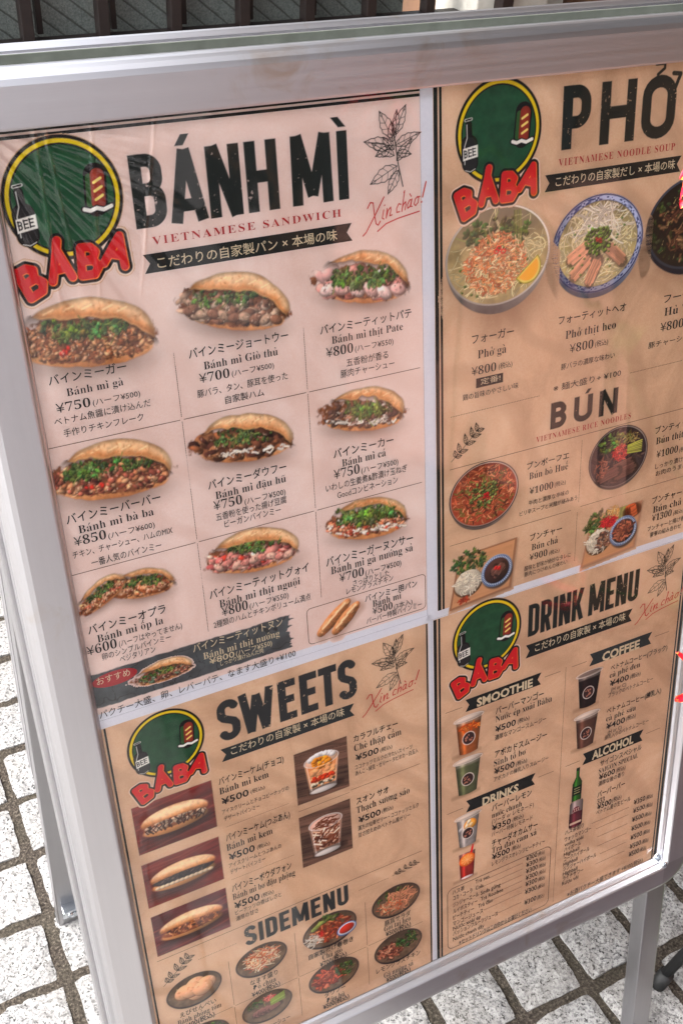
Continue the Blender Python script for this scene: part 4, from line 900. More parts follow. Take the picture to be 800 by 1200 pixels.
# the street in front of the sign (out of view; shop, awning and cloths added for shade and reflections)
k = NT("shop_cladding", 0.6, 0.3); k.base(k.ramp(k.noise(k.pos((1, 1, .15)), 22, 5), [(.3, lin4((70, 48, 34))), (.7, lin4((104, 74, 52)))])); M['clad'] = k.m
k = NT("window_glass", 0.08, 0.5); k.base((0.03, 0.035, 0.04, 1)); M['dglass'] = k.m
k = NT("pale_plaster", 0.85, 0.2); k.base(k.ramp(k.noise(k.pos(), 3, 5), [(.3, lin4((204, 196, 196))), (.7, lin4((224, 217, 216)))])); M['plaster'] = k.m
def facade(name, label, cx, cy, w, dpt, h, mat, cols, rows, rot=0):
    t = thing(name, label, "building", (cx, cy, 0), (0, 0, rot))
    bm = bmesh.new(); box(bm, -w / 2, w / 2, -dpt, 0, -.05, h); bm_obj("wall", bm, mat, t)
    bm = bmesh.new(); box(bm, -w / 2 - .1, w / 2 + .1, -dpt - .1, .12, h + .001, h + .25); bm_obj("roof", bm, M['render'], t)
    fm = pm = None
    for j in range(rows):
        for i in range(cols):
            x = -w / 2 + w * (i + .5) / cols; z = 0.9 + j * 2.9
            if fm is None:
                bm = bmesh.new(); ww, hh_ = w / cols * .32, .75
                for a in ((-ww, ww, 0.0, .06, -.06, 0), (-ww, ww, 0, .06, hh_ * 2, hh_ * 2 + .06), (-ww - .06, -ww, 0, .06, -.06, hh_ * 2 + .06), (ww, ww + .06, 0, .06, -.06, hh_ * 2 + .06)): box(bm, *a)
                fm = bm_obj("window", bm, M['brown'], t); fm.location = (x, .001, z)
                bm = bmesh.new(); box(bm, -ww, ww, .003, .02, 0, hh_ * 2); pm = bm_obj("pane", bm, M['dglass'], fm); f = fm
            else:
                f = fm.copy(); COL.objects.link(f); f.parent = t; f.location = (x, .001, z)
                p_ = pm.copy(); COL.objects.link(p_); p_.parent = f
    return t
facade("street_house", "pale plastered house across the street, facing the sign", -0.5, -9.0, 12, 5, 5.6, M['plaster'], 4, 2)
facade("added_corner_shop", "added unseen timber clad shop, blocking sky on the right hand side of the sign", 1.25, 0.2, 7.0, 4, 5.2, M['clad'], 3, 2, R(90))  # added out of view: blocks sky and gives dark reflections at the right
k = NT("awning_cloth", .8, .2); k.base(lin4((120, 96, 84))); aw = thing("added_shade_awning", "added unseen brown cloth awning, shading the right side of the scene", "awning", (1.25, 0.0, 2.3))  # added out of view to cut skylight on the right-hand paving
bm = bmesh.new(); vs_ = [bm.verts.new(p_) for p_ in ((0, -2.6, .35), (-1.0, -2.6, 0), (-1.0, 2.6, 0), (0, 2.6, .35), (0, -2.6, .36), (-1.0, -2.6, .01), (-1.0, 2.6, .01), (0, 2.6, .36))]
for f_ in ((0, 1, 2, 3), (7, 6, 5, 4), (1, 0, 4, 5), (2, 1, 5, 6), (3, 2, 6, 7), (0, 3, 7, 4)): bm.faces.new([vs_[i] for i in f_])
bm_obj("cloth", bm, k.m, aw)
for y_ in (-2.55, 2.55):
    bm = bmesh.new(); tube(bm, [(-.98, y_, -.01), (0, y_, -.35)], .012, 8); bm_obj("arm", bm, M['rubber'], aw)

k = NT("banner_cloth", .85, .15); k.base(k.ramp(k.noise(k.pos(), 8, 4), [(.3, lin4((186, 128, 112))), (.7, lin4((204, 152, 134)))])); M['cloth'] = k.m
for yb in (-1.55, -2.35):  # pink cloths added out of view to tint reflections in the clear sheet
    sb = thing("added_reflection_cloth", "unseen dusty pink cloth added for its reflection, on the shop front, " + ("nearer to" if yb > -2 else "farther from") + " the sign", "curtain", (1.19, yb, 1.08), (0, 0, 0), "added dusty pink cloths reflected in the clear sheet")
    bm = bmesh.new(); n_ = 40; rr = [[bm.verts.new((.016 * math.sin(i * .9) * (.3 + .7 * j / 6), -.34 + .68 * i / n_, -.8 * j / 6)) for i in range(n_ + 1)] for j in range(7)]
    for j in range(6):
        for i in range(n_): bm.faces.new((rr[j][i], rr[j][i + 1], rr[j + 1][i + 1], rr[j + 1][i]))
    bm_obj("cloth", bm, M['cloth'], sb, True)
    bm = bmesh.new(); tube(bm, [(0, -.37, .008), (0, .37, .008)], .009, 10); bm_obj("pole", bm, M['clad'], sb)
    for y_ in (-.35, .35):
        bm = bmesh.new(); box(bm, 0, .062, y_ - .006, y_ + .006, .002, .014); bm_obj("hook", bm, M['steel'], sb)

# ================================================================== THE SIGN
LX, LY = 285.0, 410.5
BASE = Vector((0, 0, 0))
board = thing("menu_sign", "silver aluminium A-frame menu board standing on the granite paving", "sign board", (0, 0.0, 0))
YM = 0.112
FRONT = Matrix.Translation((0, 0, HZ)) @ Matrix.Rotation(R(78), 4, 'X')
REAR = Matrix.Translation((0, 2 * YM, HZ)) @ Matrix.Rotation(math.pi, 4, 'Z') @ Matrix.Rotation(R(78), 4, 'X')
def leaf_part(name, me, mtx, local=Matrix.Identity(4), parent=board, label=None):
    o = bpy.data.objects.new(name, me); COL.objects.link(o); o.parent = parent; o.matrix_local = mtx @ local
    if label: o['label'] = label
    return o
PROF = [(0, -6), (0, 0), (1.2, 3.2), (1.9, 6.8), (2.7, 7.1), (2.7, 8.0), (4.3, 12.9), (5.3, 13.9), (6.5, 14.1), (28, 14.1), (31.5, 13.3), (34.3, 11), (36.2, 7.8), (37.2, 3.5), (37.4, -4), (35.2, -4.5), (35.2, -7), (37.4, -7.5), (37.4, -20), (0, -20)]
def rail_mesh(L, lip=0.0):
    """profile swept along local X, outward is +Y"""
    bm = bmesh.new(); pr_ = [(max(o, lip + o * .1), n) for o, n in PROF]; a = [bm.verts.new((-L * MM / 2, o * MM, n * MM)) for o, n in pr_]; b = [bm.verts.new((L * MM / 2, o * MM, n * MM)) for o, n in pr_]
    m = len(PROF)
    for i in range(m): bm.faces.new((a[i], a[(i + 1) % m], b[(i + 1) % m], b[i]))
    bm.faces.new(a[::-1]); bm.faces.new(b); bmesh.ops.recalc_face_normals(bm, faces=bm.faces)
    me = bpy.data.meshes.new("frame_rail"); bm.to_mesh(me); bm.free(); me.materials.append(M['alu'])
    for i, p_ in enumerate(me.polygons): p_.use_smooth = False
    return me
def cap_mesh():
    bm = bmesh.new(); seg = 8; rings = []
    for s_ in range(seg + 1):
        t = math.pi / 2 * s_ / seg; rings.append([bm.verts.new((max(o, .05) * MM * math.cos(t), max(o, .05) * MM * math.sin(t), (n - .35 if 6 <= n else n) * MM)) for o, n in PROF])
    m = len(PROF)
    for s_ in range(seg):
        for i in range(m): bm.faces.new((rings[s_][i], rings[s_][(i + 1) % m], rings[s_ + 1][(i + 1) % m], rings[s_ + 1][i]))
    bm.faces.new(rings[0][::-1]); bm.faces.new(rings[-1]); bmesh.ops.recalc_face_normals(bm, faces=bm.faces)
    me = bpy.data.meshes.new("corner_cap"); bm.to_mesh(me); bm.free(); me.materials.append(M['alu_leg']); return me
railt = rail_mesh(2 * LX - .3, 4.6)
railx, raily, capm = rail_mesh(2 * LX - .3), rail_mesh(2 * LY - .3), cap_mesh()
def screw_mesh():
    bm = bmesh.new(); tube(bm, [(0, 0, 0), (0, 0, .003), (0, 0, .0042)], [.0042, .0042, .003], 14); box(bm, -.0034, .0034, -.0005, .0005, .0041, .0045)
    me = bpy.data.meshes.new("screw"); bm.to_mesh(me); bm.free(); me.materials.append(M['steel']); return me
screwm = screw_mesh()
def clip_mesh():
    bm = bmesh.new(); box(bm, -.008, .008, -.004, .004, 0, .0025, .0006)
    me = bpy.data.meshes.new("clip"); bm.to_mesh(me); bm.free(); me.materials.append(M['steel']); return me
clipm = clip_mesh()
def backing_mesh():
    bm = bmesh.new(); box(bm, -(LX + 30) * MM, (LX + 30) * MM, -(LY + 30) * MM, (LY + 30) * MM, -.0195, -.0035)
    me = bpy.data.meshes.new("backing_panel"); bm.to_mesh(me); bm.free(); me.materials.append(M['backing']); return me
backm = backing_mesh()
def leg_mesh():
    # square tube from just above the lower rail down to the ground, end cut level with it
    bm = bmesh.new(); box(bm, -.0135, .0135, -.7715, .40, -.0425, -.0205, .0016)
    me = bpy.data.meshes.new("leg"); bm.to_mesh(me); bm.free(); me.materials.append(M['alu_leg']); return me
legm = leg_mesh()
bm = bmesh.new(); box(bm, -.0145, .0145, -.7768, -.7712, -.0435, -.0195, .0012); footm = bpy.data.meshes.new("foot"); bm.to_mesh(footm); bm.free(); footm.materials.append(M['rubber'])
def make_leaf(mtx, front, lx=LX, ly=LY, cy=0.0, legx=.3125, rx_=None, ry_=None):
    T_ = Matrix.Translation; RZ = lambda a: Matrix.Rotation(a, 4, 'Z')
    rx_ = rx_ or railx; ry_ = ry_ or raily
    for x, y, a in ((0, ly, 0), (0, -ly, math.pi)): leaf_part("frame_rail", railt if (front and y > 0) else rx_, mtx, T_((x * MM, (y + cy) * MM, 0)) @ RZ(a))
    for x, y, a in ((lx, 0, -math.pi / 2), (-lx, 0, math.pi / 2)): leaf_part("frame_rail", ry_, mtx, T_((x * MM, (y + cy) * MM, 0)) @ RZ(a))
    for sx, sy, a in ((1, 1, 0), (-1, 1, 90), (-1, -1, 180), (1, -1, 270)):
        c = leaf_part("corner_cap", capm, mtx, T_((sx * (lx + .05) * MM, (cy + sy * (ly + .05)) * MM, 0)) @ RZ(R(a)))
        if front and sx == 1 and sy == -1:
            s_ = bpy.data.objects.new("screw", screwm); COL.objects.link(s_); s_.parent = c; s_.location = (.0010, .0010, .0100)
            s2 = bpy.data.objects.new("clip", clipm); COL.objects.link(s2); s2.parent = c; s2.location = (-.004, -.001, .0035); s2.rotation_euler = (0, 0, R(45))
    leaf_part("backing_panel", backm, mtx, T_((0, cy * MM, 0)) @ Matrix.Diagonal((lx / LX, ly / LY, 1, 1)))
    for sx in (-1, 1):
        leg = leaf_part("leg", legm, mtx, T_((sx * legx, 0, 0)))
        ft = bpy.data.objects.new("foot", footm); COL.objects.link(ft); ft.parent = leg
make_leaf(FRONT, True); make_leaf(REAR, False, 275.0, 391.0, 19.5, .2985, rail_mesh(2 * 275.0 - .3), rail_mesh(2 * 391.0 - .3))
k = NT("gap_shade_grey", 0.85, 0.1); k.base(k.ramp(k.noise(k.pos(), 80, 3), [(.3, (.060, .066, .055, 1)), (.7, (.08, .088, .074, 1))])); M['gap_shade'] = k.m
bm = bmesh.new(); box(bm, -.284, .284, .4470, .4530, -.0195, -.0120, .0003)  # raised dark strip standing in for the shaded gap between the leaves
gs = leaf_part("gap_shade_strip", bpy.data.meshes.new("gap_shade_strip"), FRONT); bm.to_mesh(gs.data); bm.free(); gs.data.materials.append(M['gap_shade'])
# bottom spreader with its bracket and bolts, rear legs
bm = bmesh.new(); box(bm, -.296, .296, -.007, .007, -.0015, .0015, .0005)
sp = leaf_part("spreader_bar", bpy.data.meshes.new("spreader_bar"), REAR, Matrix.Translation((0, -.735, -.0465))); bm.to_mesh(sp.data); bm.free(); sp.data.materials.append(M['steel'])
for sx in (-1, 1):
    bm = bmesh.new(); box(bm, -.010, .010, -.022, .022, -.0015, .0015, .0005); box(bm, -.010, .010, .0205, .0235, -.012, .0015, .0005)
    br = leaf_part("bracket", bpy.data.meshes.new("bracket"), REAR, Matrix.Translation((sx * .296, -.722, -.0440))); bm.to_mesh(br.data); bm.free(); br.data.materials.append(M['steel'])
    for dy in (-.008, .006):
        b_ = bpy.data.objects.new("bolt", screwm); COL.objects.link(b_); b_.parent = br; b_.location = (0, dy, -.0015); b_.rotation_euler = (math.pi, 0, 0)
# hinges joining the two leaves at the top
for sx in (-1, 1):
    bm = bmesh.new(); box(bm, -.03, .03, -.011, .011, -.002, .002, .0006); tube(bm, [(-.031, 0, .003), (.031, 0, .003)], .0032, 10)
    hg = bm_obj("hinge", bm, M['steel'], board); hg.location = (sx * .2, YM, HZ + .425)

# clear sheet over the posters: thin, slightly wavy, creased near the upper left corner
k = NT("clear_sheet"); t_ = k.t; t_.nodes.remove(k.b); outn = [n for n in t_.nodes if n.type == 'OUTPUT_MATERIAL'][0]
tr = k.n("ShaderNodeBsdfTransparent"); tr.inputs[0].default_value = (0.985, 0.985, 0.985, 1)
gl = k.n("ShaderNodeBsdfGlossy"); gl.inputs["Roughness"].default_value = 0.055; gl.inputs[0].default_value = (1, 1, 1, 1)
fr = k.n("ShaderNodeFresnel"); fr.inputs[0].default_value = 1.44
hz_ = k.noise(k.pos(obj=True), 5.5, 3, .5, 0.8); cr_ = k.n("ShaderNodeTexWave"); cr_.inputs["Scale"].default_value = 6; cr_.inputs["Distortion"].default_value = 14; cr_.inputs["Detail"].default_value = 3; k.l(k.pos((1, .35, 1), (0, 0, .4), True), cr_.inputs["Vector"])
hmix = k.mix(0.25, hz_, cr_.outputs["Fac"])
bp = k.n("ShaderNodeBump"); bp.inputs["Strength"].default_value = 0.25; bp.inputs["Distance"].default_value = 0.003; k.l(hmix, bp.inputs["Height"])
k.l(bp.outputs[0], gl.inputs["Normal"]); k.l(bp.outputs[0], fr.inputs["Normal"])
mx = k.n("ShaderNodeMixShader"); k.l(fr.outputs[0], mx.inputs[0]); k.l(tr.outputs[0], mx.inputs[1]); k.l(gl.outputs[0], mx.inputs[2]); k.l(mx.outputs[0], outn.inputs[0])
M['clear'] = k.m
def film_z(x, y):
    z = 0.0
    d = math.hypot(x + 285, (y - 395) * .8)
    w = math.exp(-(d / 120) ** 2)
    ang = math.atan2(y - 420, x + 295)
    z += w * (.9 * abs(math.sin(ang * 11 + d * .01)) ** 3 + .35 * abs(math.sin(ang * 23 + 1 + d * .02)) ** 5)
    for cx_, wd, a_ in ((-235, 1.0, .10), (-262, .8, .02), (-205, .8, .22), (-250, .7, -.06)):
        u = (x - cx_) + (y - 340) * -a_; z += .9 * math.exp(-(u / wd) ** 2) * max(0, min(1, (y - 300) / 60))
    d2 = math.hypot(x + 262, y - 85); z += .35 * math.exp(-((d2 - 32) / 5) ** 2)
    d3 = math.hypot(x + 60, y - 10); z += .25 * math.exp(-((d3 - 60) / 14) ** 2)
    return z
xs = np.concatenate([np.linspace(-(LX + 2), -180, 150), np.linspace(-178, LX + 2, 150)]); ys = np.concatenate([np.linspace(-(LY + 2), 230, 200), np.linspace(231.2, LY + 5.5, 172)]); nx, ny = len(xs), len(ys)
vz = np.array([[film_z(x, y) for x in xs] for y in ys]); Xf, Yf = np.meshgrid(xs, ys)
vz += .5 * (vnoise(Xf + 400, Yf + 500, 90, 12, 3) - .5)
co = np.stack([Xf, Yf, vz + 0.35], -1).reshape(-1, 3).astype(np.float32) * MM
a = (np.arange(ny - 1)[:, None] * nx + np.arange(nx - 1)[None, :]).ravel(); q = np.stack([a, a + 1, a + nx + 1, a + nx], 1).astype(np.int32)
me = bpy.data.meshes.new("clear_sheet"); me.vertices.add(len(co)); me.vertices.foreach_set("co", co.ravel()); me.loops.add(q.size); me.loops.foreach_set("vertex_index", q.ravel())
me.polygons.add(len(q)); me.polygons.foreach_set("loop_start", (np.arange(len(q)) * 4).astype(np.int32)); me.update(calc_edges=True); me.polygons.foreach_set("use_smooth", [True] * len(q)); me.materials.append(M['clear'])
leaf_part("clear_sheet", me, FRONT)

# ================================================================== POSTERS
NP = -0.6   # paper plane
posters = {}
def poster(key, name, label, x0, x1, y0, y1, px0, px1, py0, py1, paper):
    bx_, by_ = (x0 + x1) / 2, y0
    t = thing(name, label, "menu poster", bpt(bx_, by_, NP), BOARD_ROT, "printed menu posters in the sign")
    posters[key] = (t, bx_, by_)
    def sheet(nm, a, b, c, d, z, mat):
        bm = bmesh.new(); box(bm, (a - bx_) * MM, (b - bx_) * MM, (c - by_) * MM, (d - by_) * MM, z * MM, (z + .12) * MM); return bm_obj(nm, bm, mat, t)
    sheet("sheet", x0, x1, y0, y1, -.12, M['white']); sheet("printed_ground", px0, px1, py0, py1, .01, paper)
    return t
def put(key, name, me, x, y, n, mat, parent=None, label=None):
    t, bx_, by_ = posters[key]
    o = bpy.data.objects.new(name, me); COL.objects.link(o)
    if not me.materials: me.materials.append(mat)
    if parent is None: o.parent = t; o.location = ((x - bx_) * MM, (y - by_) * MM, n * MM)
    else:
        o.parent = parent; pl_ = parent.location; o.location = ((x - bx_) * MM - pl_.x, (y - by_) * MM - pl_.y, n * MM - pl_.z)
    if label: o['label'] = label
    return o
def flat(key, name, polys, n, mat, parent=None, label=None):
    """printed shapes: list of polygons in board mm"""
    t, bx_, by_ = posters[key]; cx = sum(p[0] for p in polys[0]) / len(polys[0]); cy = sum(p[1] for p in polys[0]) / len(polys[0])
    bm = bmesh.new()
    for pl_ in polys: bm.faces.new([bm.verts.new(((x - cx) * MM, (y - cy) * MM, 0)) for x, y in pl_])
    me = bpy.data.meshes.new(name); bm.to_mesh(me); bm.free(); return put(key, name, me, cx, cy, n, mat, parent, label)
def rect(x0, x1, y0, y1): return [(x0, y0), (x1, y0), (x1, y1), (x0, y1)]
def dotted(x0, y0, x1, y1, w=.45, step=1.6, duty=.55):
    L = math.hypot(x1 - x0, y1 - y0); n = int(L / step); out_ = []
    for i in range(n):
        a_ = i * step / L; b_ = (i + duty) * step / L
        if abs(x1 - x0) > abs(y1 - y0): out_.append(rect(x0 + (x1 - x0) * a_, x0 + (x1 - x0) * b_, y0 - w / 2, y0 + w / 2))
        else:
            ya, yb = y0 + (y1 - y0) * a_, y0 + (y1 - y0) * b_; out_.append(rect(x0 - w / 2, x0 + w / 2, min(ya, yb), max(ya, yb)))
    return out_
def swallow(x0, x1, y0, y1, nt_=4.5): m = (y0 + y1) / 2; return [[(x0, y0), (x1, y0), (x1 - nt_, m), (x0 + nt_, m)], [(x0 + nt_, m), (x1 - nt_, m), (x1, y1), (x0, y1)]]
def ringline(x0, x1, y0, y1, r, w=.6):
    pts = []
    for cx, cy, a0 in ((x1 - r, y1 - r, 0), (x0 + r, y1 - r, 90), (x0 + r, y0 + r, 180), (x1 - r, y0 + r, 270)):
        for i in range(7): a_ = R(a0 + 15 * i); pts.append((cx, cy, math.cos(a_), math.sin(a_)))
    out_ = []
    for i in range(len(pts)):
        a_, b_ = pts[i], pts[(i + 1) % len(pts)]
        out_.append([(a_[0] + a_[2] * (r - w), a_[1] + a_[3] * (r - w)), (a_[0] + a_[2] * r, a_[1] + a_[3] * r), (b_[0] + b_[2] * r, b_[1] + b_[3] * r), (b_[0] + b_[2] * (r - w), b_[1] + b_[3] * (r - w))])
    return out_
def pic(key, name, cv, x, y, n=.25, parent=None, label=None):
    return put(key, name, cv.mesh(name) if isinstance(cv, Cv) else cv, x, y, n, M['pale_print' if key == 'banh' else 'kraft_print'], parent, label)

poster('banh', "sandwich_poster", "pale pink sandwich menu poster headed BÁNH MÌ with nine priced sandwiches", -292, -4.8, 2.0, 418, -292, -4.9, 8.0, 418, M['pale'])
poster('pho', "noodle_poster", "brown noodle soup menu poster headed PHỞ, above the drink menu", -4.6, 292, -3.6, 418, 5.4, 292, 3.2, 418, M['kraft'])
poster('sweets', "dessert_poster", "brown dessert and side dish poster headed SWEETS, below the sandwich menu", -292, -1.0, -418, 1.8, -292, -4.4, -418, -5.6, M['kraft'])
poster('drink', "drink_poster", "brown drinks poster headed DRINK MENU, with smoothies, coffee and alcohol", -.8, 292, -418, -3.8, .9, 292, -418, -4.6, M['kraft'])

